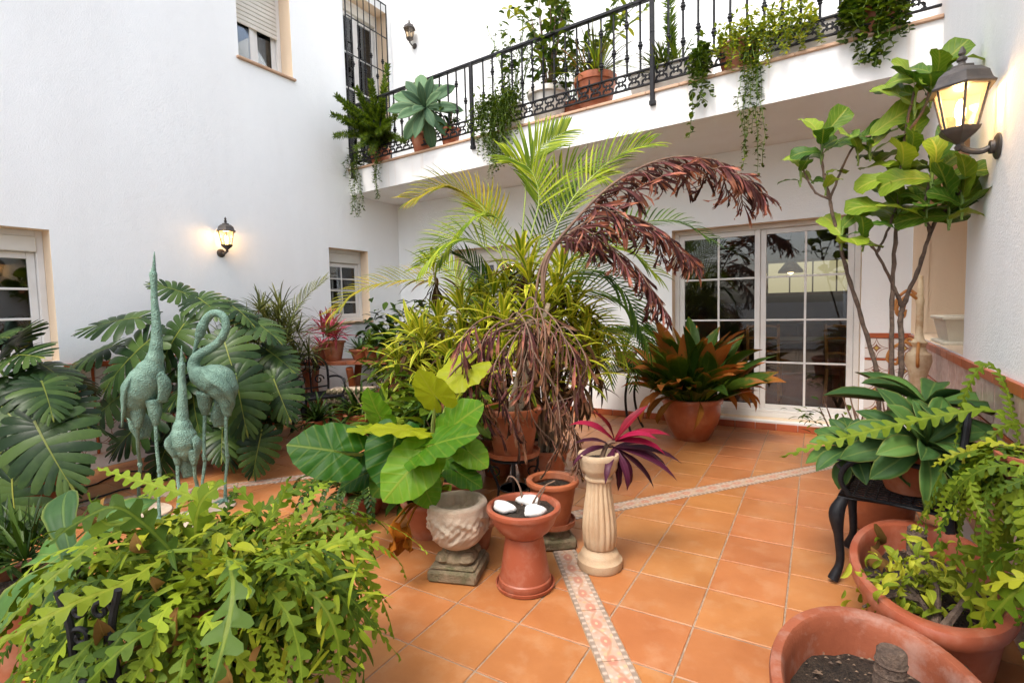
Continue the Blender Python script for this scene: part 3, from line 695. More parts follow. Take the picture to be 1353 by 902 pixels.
for sx in (-1, 1):
    for sz in (-1, 1):
        scr(b, sx*.030, sz*.031, .026, PI/2*sz if sx > 0 else PI/2*sz, (PI/2*sz)+sx*sz*-4.6, 9)
b.tube([(.018*math.cos(a*PI/6), 0, .018*math.sin(a*PI/6)) for a in range(13)], .0075, 5)
b.tube([(-.062, 0, -.06), (-.02, 0, 0), (-.062, 0, .06)], .0065, 5); b.tube([(.062, 0, -.06), (.02, 0, 0), (.062, 0, .06)], .0065, 5)
smesh = b.mesh('scroll_panel', M_['iron'])
nb_ = int(LB/.13); off = (px_(848, 60, 0).x if False else 0)
for k in range(nb_):
    x = LB-.09-k*.1302
    if x < .03: break
    post = (k-15) % 16 == 0 or k == 31
    if post: inst(pm, 'post', rail, Matrix.Translation((x, RY-.055, 0)))
    else: inst(bm_[(0, 2, 1, 2)[k % 4] if k % 2 else k % 2], 'baluster', rail, Matrix.Translation((x, RY, 0)))
    inst(smesh, 'scroll_panel', rail, Matrix.Translation((x-.065, RY, 3.4435)))
# iron grille over the upper window at the balcony end
gr = thing('window_grille', 'tall black iron bar grille over the upper window by the balcony end', 'grille', (XL+.03, 5.14, 3.4), PI/2)
b = MB(); bars(b, 0, .80, 0, 2.45, .016, -.008, .008, .002); b.build('grille_frame', M_['iron'], gr)
for k in range(1, 7):
    b = MB(); pr = [(.007, .016)]
    for z in ((.5, 1.35) if k % 2 else (.75, 1.6)): pr += knot(z, .007)
    pr += [(.007, 2.434)]; b.lathe(pr, 7, (k*.114, 0, 0)); b.build('bar', M_['iron'], gr)
for z in (.42, .95, 1.45, 1.95):
    b = MB(); b.box((.016, -.014, z), (.784, -.0075, z+.018), .002); b.build('cross_bar', M_['iron'], gr)

# ---------------------------------------------------------------- lanterns
def lantern(name, label, loc, rz, s, lit=True, up=True, arm=.16, drop=0.0):
    """mounted on a wall behind local +y; the lantern hangs out towards -y"""
    t = thing(name, label, 'lantern', loc, rz)
    S = Matrix.Scale(s, 4)
    b = MB(); b.lathe([(0, 0), (.055, 0), (.055, .006), (.045, .012), (.03, .015), (.028, .03), (0, .032)], 20, M=Matrix.Rotation(PI/2, 4, 'X')); b.build('back_plate', M_['iron_old'], t, S)
    b = MB(); ay = -arm
    b.tube(smooth_path([(0, -.02, 0), (0, -.4*arm-.01, -.012), (0, ay*.85, .005), (0, ay, .04)]), [.013]*19, 8); b.build('arm', M_['iron_old'], t, S)
    z0 = .05; k6 = 6
    b = MB(); b.lathe([(.0, -.05), (.014, -.045), (.02, -.03), (.012, -.02), (.035, 0), (.052, .012), (.072, .03), (.078, .045), (.0, .046)], 6, (0, ay, z0)); b.build('base_cup', M_['iron_old'], t, S, ang=25)
    rb, rt, h = .062, .10, .17; zb = z0+.046
    for k in range(k6):
        a0 = 2*PI*k/k6; a1 = 2*PI*(k+1)/k6
        p0 = V((rb*math.cos(a0), ay+rb*math.sin(a0), zb)); p1 = V((rt*math.cos(a0), ay+rt*math.sin(a0), zb+h))
        b = MB(); b.tube([p0, p1], .006, 5); b.build('cage_bar', M_['iron_old'], t, S)
        q0 = V((rb*math.cos(a1), ay+rb*math.sin(a1), zb)); q1 = V((rt*math.cos(a1), ay+rt*math.sin(a1), zb+h))
        b = MB(); b.add([p0*1, q0, q1, p1], [(0, 1, 2, 3)]); b.build('pane', M_['lampglass'], t, S, smooth=False)
    zt = zb+h
    b = MB(); b.lathe([(.0, -.006), (.122, -.008), (.125, .0), (.112, .012), (.108, .02), (.098, .05), (.07, .075), (.045, .085), (.043, .095), (.03, .10), (.015, .105), (.013, .115), (.02, .122), (.02, .13), (.008, .14), (.015, .15), (.014, .158), (.004, .18), (0, .182)], 6, (0, ay, zt)); b.build('roof', M_['iron_old'], t, S, ang=25)
    b = MB(); b.lathe([(.012, 0), (.012, .04), (.018, .05), (.020, .075), (.014, .105), (.005, .12), (0, .122)], 12, (0, ay, zb+.005)); b.build('bulb', M_['bulb'] if lit else M_['pebble'], t, S)
    if lit:
        ld = bpy.data.lights.new('lantern_light', 'POINT'); ld.energy = 3*s*s; ld.color = (1, .62, .28); ld.shadow_soft_size = .03
        lo = bpy.data.objects.new('lantern_light', ld); COL.objects.link(lo); lo.parent = t; lo.location = (0, ay*s, (zb+.16)*s)
    return t
M_['iron_old'] = surf('aged_bronze_iron', (.045, .040, .038), (.085, .072, .062), 16, .5, .3, 70, .003, .3, (.14, .11, .085), 9, .45, .5)
lantern('wall_lantern', 'small lit lantern on the long white wall above the monstera', px_(292, 333, XL+.004), PI/2, .84, arm=.14)
lantern('wall_lantern', 'large lit bronze lantern on the side wall by the fiddle leaf fig', (xr(3.17)-.002, 3.17, 2.03), rz, 1.05, arm=.13)
lantern('wall_lantern', 'unlit black lantern on the upper wall above the balcony', py_(548, 60, YB-.004), 0, .75, lit=False, arm=.14)
# ================================================================ HERONS
def px_tube(b, pts, d, k, seg=14, n=5, flat=None, mi=0):
    """pts: (px, py, radius px[, extra depth]); a smooth tapering body through them"""
    P = smooth_path([pd_(p[0], p[1], d+(p[3] if len(p) > 3 else 0)) for p in pts], n)
    rr = lerp_list([p[2]*k for p in pts], len(P)); b.tube(P, rr, seg, mi, flat=flat)
def heron(label, d, body, thighs, legs, wing, base, tailf):
    k = d/CF
    c = V(base); t = thing('heron_statue', label, 'statue', (c.x, c.y, 0), 0, 'bronze herons by the monstera')
    off = Matrix.Translation((-c.x, -c.y, 0))
    b = MB(); px_tube(b, body, d, k*.83, 18, 6); b.build('body', M_['bronze'], t, off, ang=0)
    for w_ in wing:
        b = MB(); px_tube(b, w_, d, k*.8, 10, 5, flat=.35); b.build('wing', M_['bronze'], t, off, ang=0)
    b = MB(); px_tube(b, tailf, d, k, 10, 5, flat=.4); b.build('tail', M_['bronze'], t, off, ang=0)
    for th, lg in zip(thighs, legs):
        b = MB(); px_tube(b, th, d, k*.85, 10, 4); L = b.build('thigh', M_['bronze'], t, off, ang=0)
        a0 = pd_(th[-1][0], th[-1][1], d+(th[-1][3] if len(th[-1]) > 3 else 0)); f_ = V((lg[0], lg[1], .03))
        kn = (a0+f_)/2+V((.0, .01, .0))
        b = MB(); b.tube(smooth_path([a0+V((0, 0, .02)), a0*.75+f_*.25, kn+V((0, 0, .03)), kn, kn-V((0, 0, .03)), a0*.2+f_*.8, f_]), lerp_list([.013, .011, .012, .016, .012, .010, .013], 37), 8); b.build('leg', M_['bronze'], t, off)
        b = MB()
        for a in (-.7, -.0, .7, 3.1):
            dr = azel(-PI/3+a, 0)
            b.tube([f_+V((0, 0, -.005)), f_+dr*.05+V((0, 0, -.008)), f_+dr*.105+V((0, 0, -.016))], [.012, .009, .004], 6)
        b.build('foot', M_['bronze'], t, off)
    b = MB(); xs = [l[0] for l in legs]; ys = [l[1] for l in legs]; bx, by = sum(xs)/2, sum(ys)/2
    b.lathe([(.17, 0.001), (.175, .008), (.17, .014), (0, .0141)], 20, (bx, by, 0), 1, .75); b.build('base', M_['stone'], t, off)
heron('tall green bronze heron stretching its neck and beak straight up', 3.46,
      [(176, 552, 4), (172, 540, 12), (178, 528, 20), (185, 514, 26), (193, 500, 25), (199, 487, 20), (204, 474, 13), (206, 460, 9.5), (207, 440, 7.6), (206, 418, 6.2), (204, 395, 5), (203.5, 378, 4.4), (203, 368, 5.2), (202.5, 361, 5.6), (203, 355, 3.4), (203.5, 350, 2.4), (203.8, 341, 1.7), (204, 331, .6)],
      [[(182, 528, 13), (182, 546, 10), (182, 564, 5)], [(203, 526, 12), (205, 542, 9.5), (206, 560, 4.5)]],
      [tuple(pz_(184, 662, 0)[:2]), tuple(pz_(211, 688, 0)[:2])],
      [[(178, 490, 7, -.06), (167, 510, 14, -.08), (164, 535, 11, -.06), (161, 562, 4, -.04)], [(210, 490, 7, -.02), (218, 508, 11, 0), (214, 530, 8, .0)]],
      (-3.80, 1.80), [(176, 540, 10, .08), (186, 560, 14, .1), (190, 578, 9, .1)])
heron('green bronze heron curling its neck down to its chest', 3.75,
      [(302, 548, 4), (300, 530, 12), (296, 514, 22), (288, 502, 26), (276, 498, 23), (265, 494, 17), (257, 486, 10), (257, 475, 8.5), (265, 466, 7.5), (279, 458, 7), (291, 448, 6.6), (298, 434, 6.2), (297, 420, 6), (290, 413, 6), (280, 413, 6), (272, 421, 6.6), (267, 431, 7.6), (264, 440, 7), (261, 448, 4), (258, 457, 2.8), (253, 472, .8)],
      [[(272, 516, 14), (271, 532, 10), (271, 546, 5)], [(298, 518, 14), (299, 534, 9), (299, 546, 5)]],
      [tuple(pz_(266, 672, 0)[:2]), tuple(pz_(298, 662, 0)[:2])],
      [[(268, 486, 6, -.1), (284, 498, 15, -.13), (300, 512, 12, -.1), (308, 532, 4, -.06)], [(282, 482, 6, .1), (298, 492, 13, .12), (309, 512, 8, .1)]],
      (-3.76, 2.06), [(294, 525, 10, .06), (291, 548, 13, .07), (290, 562, 8, .07)])
heron('smallest green bronze heron with upright neck between the taller two', 3.42,
      [(246, 606, 4), (245, 596, 13), (244, 584, 19), (242, 574, 19), (241, 562, 14), (241, 550, 9), (241, 535, 7.6), (241, 515, 6.2), (240, 500, 5.2), (240, 488, 5.2), (240, 481, 5.4), (240, 475, 3.2), (240, 468, 2), (240, 455, .6)],
      [[(236, 592, 9), (235, 602, 7), (235, 612, 4.5)], [(254, 592, 9), (256, 602, 7), (257, 612, 4.5)]],
      [tuple(pz_(235, 692, 0)[:2]), tuple(pz_(260, 680, 0)[:2])],
      [[(230, 570, 5, -.05), (226, 584, 11, -.06), (232, 602, 5, -.05)], [(254, 570, 5, -.0), (261, 584, 10, 0), (260, 606, 5, 0)]],
      (-3.60, 1.78), [(247, 598, 9, .05), (249, 614, 11, .06), (250, 628, 8, .06)])

# ================================================================ POTS
def pot_profile(r, h, rim=.03, lip=.015, taper=.68, belly=0, th=.018):
    p = [(r*taper*.98, 0), (r*taper, .004)]
    for i in range(1, 7):
        t = i/7; p.append((r*(taper+(1-taper)*t)*(1+belly*math.sin(PI*t)), (h-rim)*t))
    p += [(r*.995, h-rim), (r+lip, h-rim+.003), (r+lip+.003, h-rim*.5), (r+lip, h-.004), (r+lip-.006, h), (r-th*.4, h), (r-th, h-.006), (r-th*1.2, h-rim*1.3)]
    return p
def soil_disc(b, r, z, seg=26, sx=1, sy=1, amp=.012):
    vs = [(0, 0, z+amp)]; fs = []; n = 4
    for i in range(1, n+1):
        for k in range(seg):
            a = 2*PI*k/seg; q = r*i/n; vs.append((q*math.cos(a)*sx, q*math.sin(a)*sy, z+U(-amp, amp)+amp*(1-i/n)))
    for k in range(seg): fs.append((0, 1+k, 1+(k+1) % seg))
    for i in range(n-1):
        for k in range(seg):
            a = 1+i*seg; fs.append((a+k, a+seg+k, a+seg+(k+1) % seg, a+(k+1) % seg))
    b.add(vs, fs)
def pot(name, label, loc, r, h, mat='terra', cat='pot', soil=.03, group=None, saucer=0, sx=1, sy=1, rz=0, fn=None, seg=32, **kw):
    t = thing(name, label, cat, loc, rz, group)
    b = MB(); pr = pot_profile(r, h, **kw); zi = h-soil
    pr += [(r-.03, zi-.015)]
    b.lathe(pr[:-1], seg, sx=sx, sy=sy, fn=fn)
    fl = b.f.pop() ; b.mi.pop()                                            # open mouth
    b.build('pot_body', M_[mat], t)
    s = MB(); soil_disc(s, (r-.012)/1.0*.985 if soil < .06 else r*.93, zi-(.008), sx=sx, sy=sy); s.build('soil', M_['soil'], t, ang=0)
    if saucer:
        b = MB(); b.lathe([(0, -.004), (saucer*.9, -.004), (saucer, .0), (saucer*1.03, .03), (saucer*1.0, .03), (saucer*.95, .008), (0, .008)], seg, sx=sx, sy=sy); b.build('saucer', M_[mat], t, Matrix.Translation((0, 0, 0)))
    return t
def torus(b, r, z, w, seg=28, ws=8): b.lathe([(r+w*math.cos(2*PI*i/ws), z+w*math.sin(2*PI*i/ws)) for i in range(ws+1)], seg)

# carved stone pot on a square plinth
def rot(a): return Matrix.Rotation(a, 4, 'Z')
t = thing('carved_stone_pot', 'carved cream stone pot on a square mossy plinth', 'pot', (-1.585, 2.075, 0), R(18))
SP = Matrix.Scale(1.12, 4); b = MB(); b.box((-.115, -.115, 0), (.115, .115, .055), .010); b.box((-.103, -.103, .0552), (.103, .103, .07), .006)
for a in range(4): b.lathe([(.0, .0), (.03, .004), (.042, .02), (.03, .042), (0, .048)], 12, (.066*math.cos(a*PI/2+PI/4)*1.1, .066*math.sin(a*PI/2+PI/4)*1.1, .0702), 1, 1)
b.lathe([(.085, .0703), (.090, .085), (.08, .105), (.06, .115), (.055, .128)], 24)
b.build('plinth', M_['stone_dark'], t, SP)
def carve(a, r, z):
    q = (z-.13)/.20
    if .1 < q < .92:
        m = math.sin(PI*min(1, max(0, (q-.1)/.82)))
        r += m*(.006*(1-2*abs(math.sin(3*a+math.sin(q*9)*1.4)))+.005*(1-2*abs(math.sin(7*a+2*math.sin(q*10))))+.004*(1-2*abs(math.cos(11*a-q*17))))
    return r*(1+.012*math.sin(8*a))
b = MB(); b.lathe([(.05, .1281), (.072, .135), (.10, .155), (.107, .163), (.114, .172), (.120, .181), (.125, .19), (.128, .199), (.131, .207), (.134, .216), (.136, .225), (.138, .234), (.139, .242), (.140, .251), (.140, .26), (.140, .268), (.140, .275), (.140, .282), (.139, .29), (.137, .30), (.134, .31), (.137, .325), (.133, .338), (.120, .341), (.102, .338), (.096, .325), (.094, .27)], 110, fn=carve)
b.f.pop(); b.mi.pop(); b.build('bowl', M_['stone'], t, SP, ang=0)
s = MB(); soil_disc(s, .096, .285, amp=.006); s.build('soil', M_['stone'], t, SP, ang=0)

# terracotta bowl on an upturned pot
t = thing('pedestal_bowl', 'terracotta bowl on an upturned pot with twigs and white stones', 'pot', (-1.225, 2.13, 0))
b = MB(); b.lathe([(0, .001), (.135, .001), (.142, .006), (.146, .022), (.14, .023), (.134, .010), (0, .010)], 36); b.build('saucer', M_['plastic'], t)
b = MB(); b.lathe([(.128, .0105), (.130, .02), (.128, .045), (.122, .05), (.122, .054), (.112, .12), (.100, .20), (.092, .245), (.09, .255)], 36); b.build('pedestal', M_['plastic'], t)
b = MB(); b.lathe([(.088, .2555), (.098, .262), (.128, .288), (.150, .32), (.163, .355), (.166, .372), (.178, .374), (.182, .385), (.180, .398), (.174, .402), (.160, .401), (.154, .394), (.152, .36)], 44); b.f.pop(); b.mi.pop(); b.build('bowl', M_['plastic'], t)
s = MB(); soil_disc(s, .153, .372, amp=.008); s.build('soil', M_['soil'], t, ang=0)
b = MB()
for p in ([(-.03, .04, .37), (-.04, .05, .44), (-.07, .05, .50), (-.10, .04, .515), (-.115, .035, .49)], [(.03, .02, .37), (.05, .03, .43), (.09, .06, .49), (.14, .07, .52)], [(.05, .05, .37), (.06, .06, .43), (.08, .08, .47)]):
    b.tube(smooth_path(p, 4), lerp_list([.007, .004, .003], 4*(len(p)-1)+1), 6)
b.build('twig', M_['deadstem'], t)
for i, (dx, dy, sx, sy, a) in enumerate([(-.075, -.062, .065, .036, -.2), (.078, -.035, .052, .042, .5), (-.005, .066, .064, .036, .1)]):
    b = MB(); n1, n2 = 7, 14; vs = []; prf = []
    b.lathe([(0, -.02), (.5, -.018), (.85, -.008), (1, .004), (.92, .018), (.6, .028), (0, .031)], 16, sx=sx, sy=sy, fn=lambda a, r, z: r*(1+.13*math.sin(3*a+i*2)+.08*math.sin(5*a+i)))
    o = b.build('white_stone', M_['pebble'], None, Matrix.Translation((-1.225+dx, 2.13+dy, .392))@rot(a)@Matrix.Rotation(.15, 4, 'X'), ang=0)
    tag(o, ['long white stone in the pedestal bowl nearest the carved stone pot', 'blunt white stone in the pedestal bowl nearest the fluted column', 'lumpy white stone behind the twigs in the pedestal bowl'][i], 'stone')
# fluted column planter
t = thing('fluted_column_planter', 'tall cream stone column planter with fluted bulging shaft', 'planter', (-.970, 2.475, 0))
b = MB(); b.lathe([(.112, 0), (.118, .01), (.116, .045), (.104, .055), (.100, .07), (.092, .085), (.078, .095), (.075, .105)], 40); b.build('foot', M_['urn'], t)
def flute(a, r, z):
    q = max(0, min(1, (z-.11)/.02))*max(0, min(1, (.455-z)/.02)); return r-(.010*q)*(1-abs(math.sin(8*a)))
pr = [(.073, .1052), (.082, .115), (.088, .16), (.090, .21), (.086, .27), (.076, .34), (.067, .40), (.063, .44), (.064, .46)]
b = MB(); b.lathe(pr, 96, fn=flute); b.build('shaft', M_['urn'], t, ang=60)
b = MB(); b.lathe([(.066, .4602), (.072, .466), (.072, .476), (.066, .482), (.068, .492), (.086, .51), (.094, .53), (.096, .555), (.102, .57), (.105, .59), (.100, .60), (.083, .60), (.078, .59), (.075, .54)], 48, fn=lambda a, r, z: r*(1+(.03*math.cos(4*a) if z > .5 else 0)+.012*math.sin(9*a+z*60)*(1 if z > .5 else 0))); b.f.pop(); b.mi.pop(); b.build('capital', M_['urn'], t)
s = MB(); soil_disc(s, .079, .565, amp=.006); s.build('soil', M_['soil'], t, ang=0)

# round pot on stone block behind the bowl
t = thing('carved_stone_block', 'mossy carved stone block under the round terracotta pot', 'block', (-1.30, 2.60, 0), R(40))
b = MB(); b.box((-.11, -.11, 0), (.11, .11, .06), .012); b.lathe([(.10, .0602), (.10, .075), (.085, .09), (.09, .105), (.075, .118)], 20, fn=lambda a, r, z: r*(1+.08*math.sin(6*a))); b.build('block', M_['stone_dark'], t)
pot('terracotta_pot', 'plain terracotta pot standing on the mossy carved block', (-1.30, 2.60, .1182), .135, .26, saucer=.125, soil=.05)
# big pot on iron stand
def iron_stand(label, loc, r, h, name='plant_stand', n=4):
    t = thing(name, label, 'stand', loc)
    b = MB(); b.lathe([(r, h-.012), (r+.01, h-.012), (r+.01, h), (r, h), (r, h-.012)], 28)
    b.build('ring', M_['iron'], t); b = MB()
    b.lathe([(r*.6, h*.45), (r*.6+.008, h*.45), (r*.6+.008, h*.45+.008), (r*.6, h*.45+.008), (r*.6, h*.45)], 24); b.build('ring', M_['iron'], t)
    for k in range(n):
        a = 2*PI*k/n+.5; c, s_ = math.cos(a), math.sin(a); m = MB()
        pts = [(r*1.05, h-.006), (r*1.02, h*.8), (r*.7, h*.5), (r*.75, h*.25), (r*1.05, h*.06), (r*1.2, .008)]
        m.tube(smooth_path([(x*c, x*s_, z) for x, z in pts]), .009, 7); m.build('leg', M_['iron'], t)
        m = MB(); cx, cz = r*.83, h*.72
        m.tube([((cx+.045*math.cos(q*.5)*(1-q/20))*c, (cx+.045*math.cos(q*.5)*(1-q/20))*s_, cz+.045*math.sin(q*.5)*(1-q/20)) for q in range(16)], .005, 5); m.build('scroll', M_['iron'], t)
    return t
iron_stand('black iron stand carrying the large terracotta pot of the fishtail palm', (-1.70, 2.84, 0), .15, .40)
pot('terracotta_pot', 'large terracotta pot raised on a black iron stand in the middle', (-1.70, 2.84, .41), .172, .31, saucer=.17, soil=.04, rim=.045, taper=.72)
pot('terracotta_pot', 'small terracotta pot with dry leaves behind the carved stone pot', (-1.66, 2.34, 0), .10, .17, soil=.04)
pot('terracotta_pot', 'big glossy round terracotta pot of the brown tipped aspidistra', (-1.09, 5.33, .0), .275, .42, 'terra_gloss', taper=.60, belly=.16, rim=.05, lip=.02, soil=.05)
# oval planters
def oval(label, loc, r, sy, h, rz, mat='plastic'):
    t = thing('oval_planter', label, 'planter', loc, rz)
    b = MB(); b.lathe([(r*.72, 0), (r*.74, .01), (r*.80, h*.3), (r*.86, h*.6), (r*.90, h-.07), (r*.91, h-.06), (r*.99, h-.055), (r*1.01, h-.04), (r*1.015, h-.015), (r*1.0, h-.003), (r*.97, h), (r*.90, h-.001), (r*.875, h-.01), (r*.86, h-.05), (r*.835, h-.14), (r*.82, h-.20)], 56, sy=sy); b.f.pop(); b.mi.pop(); b.build('tub', M_[mat], t)
    s = MB(); soil_disc(s, r*.845, h-.12, 36, 1, sy, .016); s.build('soil', M_['soil'], t, ang=0)
    c = MB()
    for q in range(150):
        a = U(0, 2*PI); rr = r*.80*math.sqrt(U(0, 1)); p = V((rr*math.cos(a), rr*sy*math.sin(a), h-.112+U(-.004, .012))); z = U(.004, .010)
        c.add([p+V((-z, 0, 0)), p+V((0, -z*.6, z*.3)), p+V((z, 0, 0)), p+V((0, z*.6, z*.5))], [(0, 1, 2, 3)])
    o = c.build('bark_chips', M_['chips'], t, smooth=False); o['kind'] = 'stuff'
    return t
M_['chips'] = surf('bark_chips', (.20, .13, .08), (.06, .04, .03), 40, .9, .2, 60)
oval('oval terracotta tub with bare dark soil and one cut stump', (.155, 1.60, 0), .262, 1.58, .33, R(4), 'terra_old')
oval('oval terracotta tub filled with a wilting pale plant before the iron chair', (.365, 2.42, 0), .245, 1.95, .35, R(-3))
def stump(label, p, h, r, lean):
    b = MB(); P = [V(p)+V((lean[0]*t, lean[1]*t, h*t)) for t in (0, .2, .4, .6, .8, .97, 1)]
    rr = [r*1.25, r*1.05, r, r*1.04, r*.96, r*.95, r*.8]; b.tube(P, rr, 14)
    for q in range(8): b.lathe([(r*1.0, 0), (r*1.06, .004), (r*1.0, .008)], 14, (p[0]+lean[0]*(q+.5)/9, p[1]+lean[1]*(q+.5)/9, p[2]+h*(q+.5)/9))
    return tag(b.build('cut_stump', M_['bark'], None), label, 'stump')
stump('thick cut stump rising from the bare soil tub', (.165, 1.60, .205), .235, .036, (.012, .02))
stump('short cut stump at the far rim of the tub by the chair', (.36, 2.62, .225), .19, .034, (.0, .01))

# ================================================================ IRON CHAIRS
def iron_chair(label, loc, rz):
    t = thing('iron_chair', label, 'chair', loc, rz)      # faces local -y
    b = MB(); w, d, z = .21, .20, .43
    b.tube([(-w, -d, z), (w, -d, z), (w, d, z), (-w, d, z), (-w, -d, z)], .016, 8)
    for k in range(1, 12): x = -w+2*w*k/12; b.box((x-.006, -d+.01, z-.004), (x+.006, d-.01, z+.004), .0015)
    for k in range(1, 9): y = -d+2*d*k/9; b.box((-w+.01, y-.004, z-.0035), (w-.01, y+.004, z+.0045), .0015)
    b.build('seat', M_['iron'], t)
    for sx in (-1, 1):
        b = MB(); b.tube(smooth_path([(sx*.20, -.19, .42), (sx*.225, -.215, .34), (sx*.215, -.205, .22), (sx*.205, -.20, .10), (sx*.225, -.225, .015)]), lerp_list([.024, .034, .020, .018, .024], 25), 9); b.build('leg', M_['iron'], t)
        b = MB(); b.tube(smooth_path([(sx*.19, .19, .42), (sx*.20, .21, .25), (sx*.21, .23, .12), (sx*.225, .26, .012)]), lerp_list([.020, .018, .017, .020], 19), 9); b.build('leg', M_['iron'], t)
        b = MB(); b.tube(smooth_path([(sx*.215, -.17, .44), (sx*.235, -.20, .52), (sx*.235, -.16, .60), (sx*.225, -.05, .63), (sx*.21, .10, .62), (sx*.20, .21, .60)]), .012, 8)
        b.tube([(sx*.235, -.19+.035*math.cos(q*.6)*(1-q/16), .585+.035*math.sin(q*.6)*(1-q/16)) for q in range(13)], .008, 6); b.build('arm', M_['iron'], t)
    b = MB()
    for sx in (-1, 1):
        b.tube(smooth_path([(sx*.19, .195, .43), (sx*.20, .215, .60), (sx*.19, .235, .75), (sx*.10, .245, .85), (0, .25, .875)]), .014, 8)
        for cx, cz, r_ in ((.09, .73, .07), (.10, .58, .06), (.05, .80, .035)):
            b.tube([(sx*(cx+r_*math.cos(q*.55)*(1-q/18)), .235, cz+r_*math.sin(q*.55)*(1-q/18)) for q in range(15)], .008, 6)
    b.tube([(0, .205, .43), (0, .235, .70), (0, .25, .87)], .010, 7); b.tube([(-.19, .21, .50), (0, .215, .49), (.19, .21, .50)], .010, 7)
    b.build('backrest', M_['iron'], t)
    return t
iron_chair('black cast iron armchair carrying the potted agave beside the tubs', (.335, 3.03, 0), R(-100))
iron_chair('black cast iron armchair among the back plants by the long wall', (-4.80, 3.80, 0), R(70))
# pots around the back corner
pot('terracotta_pot', 'terracotta pot of the big rounded agave set on the iron chair', (.385, 3.03, .446), .145, .20, soil=.03, rim=.04)
pot('terracotta_pot', 'tall terracotta pot of the fiddle leaf fig behind the iron chair', (.34, 3.64, 0), .19, .50, soil=.05, taper=.7)
# ================================================================ LEAVES
def scr(dx, dy, df=0): return (RI*dx+UP*dy-FW*df)      # a world direction described as right / up / towards the terrace
def ptab(tab):
    def f(t):
        for (a, b), (c, d) in zip(tab, tab[1:]):
            if t <= c: q = (t-a)/(c-a); q = q*q*(3-2*q); return b+(d-b)*q
        return tab[-1][1]
    return f
LANCE = ptab([(0, .22), (.12, .45), (.45, 1), (.75, .72), (.92, .28), (1, .02)])
STRAP = ptab([(0, .55), (.2, .9), (.5, 1), (.8, .75), (1, .03)])
AGAVE = ptab([(0, .52), (.15, .45), (.35, .72), (.6, 1), (.8, .82), (.93, .36), (1, .03)])
FIDDLE = ptab([(0, .10), (.08, .42), (.22, .60), (.40, .62), (.70, 1), (.88, .88), (.96, .55), (1, .18)])
ASPI = ptab([(0, .06), (.30, .08), (.38, .4), (.62, 1), (.82, .7), (1, .02)])
OVAL = ptab([(0, .10), (.12, .55), (.4, 1), (.7, .8), (.9, .4), (1, .04)])
FISHT = ptab([(0, .12), (.3, .4), (.8, .95), (1, 1)])
def ribbon(L, W, prof, bend=.6, n=8, nc=1, fold=.2, wave=0, wk=3, pw=1.2, thick=0, twist=0, ph=0, side=0, rag=0):
    """a leaf along +Y, face up, curling down by bend radians"""
    vs = []; uv = []; fs = []; P = V((0, 0, 0)); a = 0; ds = L/n; cols = 2*nc+1
    for i in range(n+1):
        t = i/n; a = -bend*t**pw; N = V((0, -math.sin(a), math.cos(a))); T = V((0, math.cos(a), math.sin(a)))
        X = V((1, 0, 0)); tw = twist*t
        X2 = X*math.cos(tw)+N*math.sin(tw); N2 = N*math.cos(tw)-X*math.sin(tw); w = W*prof(t)/2
        for j in range(-nc, nc+1):
            s_ = j/nc; q = P+X2*(s_*w)+N2*(fold*abs(s_)*w+wave*W*s_*s_*math.sin(wk*2*PI*t+ph+(1.3 if j > 0 else 0)))+X*(side*L*t*t)
            if rag and i == n: q = q+T*(rag*L*((j % 2)-.5))
            vs.append(q); uv.append((.5+s_*.5, t))
        P = P+T*ds
    for i in range(n):
        for j in range(cols-1): k = i*cols+j; fs.append((k, k+1, k+cols+1, k+cols))
    if thick:
        o = len(vs)
        for i in range(n+1):
            t = i/n; a = -bend*t**pw; N = V((0, -math.sin(a), math.cos(a)))
            for j in range(-nc, nc+1):
                s_ = abs(j)/nc; k = i*cols+j+nc; vs.append(vs[k]-N*(thick*W*prof(t)*(1-s_**1.5)+.0006)); uv.append(uv[k])
        m = len(fs)
        for f in fs[:m]: fs.append(tuple(o+q for q in f[::-1]))
        for i in range(n):
            for j in (0, cols-1):
                k = i*cols+j; fs.append((k, k+cols, o+k+cols, o+k) if j == 0 else (k+cols, k, o+k, o+k+cols))
    return vs, fs, uv
def leaf_meshes(name, mat, k, fn):
    out = []
    for i in range(k):
        b = MB(); vs, fs, uv = fn(i); b.add(vs, fs, uv); out.append(b.mesh(name, mat, ang=0))
    return out
def leafobj(meshes, name, parent, M, rr=rnd): return inst(rr.choice(meshes), name, parent, M)
def rel(root): return root.matrix_world.inverted() if False else Matrix.Translation(-V(root.location))     # things here are not turned
def stalk(root, pts, r, mat, name='stem', n=4, seg=6):
    b = MB(); P = smooth_path(pts, n); b.tube(P, lerp_list(r if isinstance(r, list) else [r, r*.7], len(P)), seg)
    return b.build(name, mat, root, rel(root))

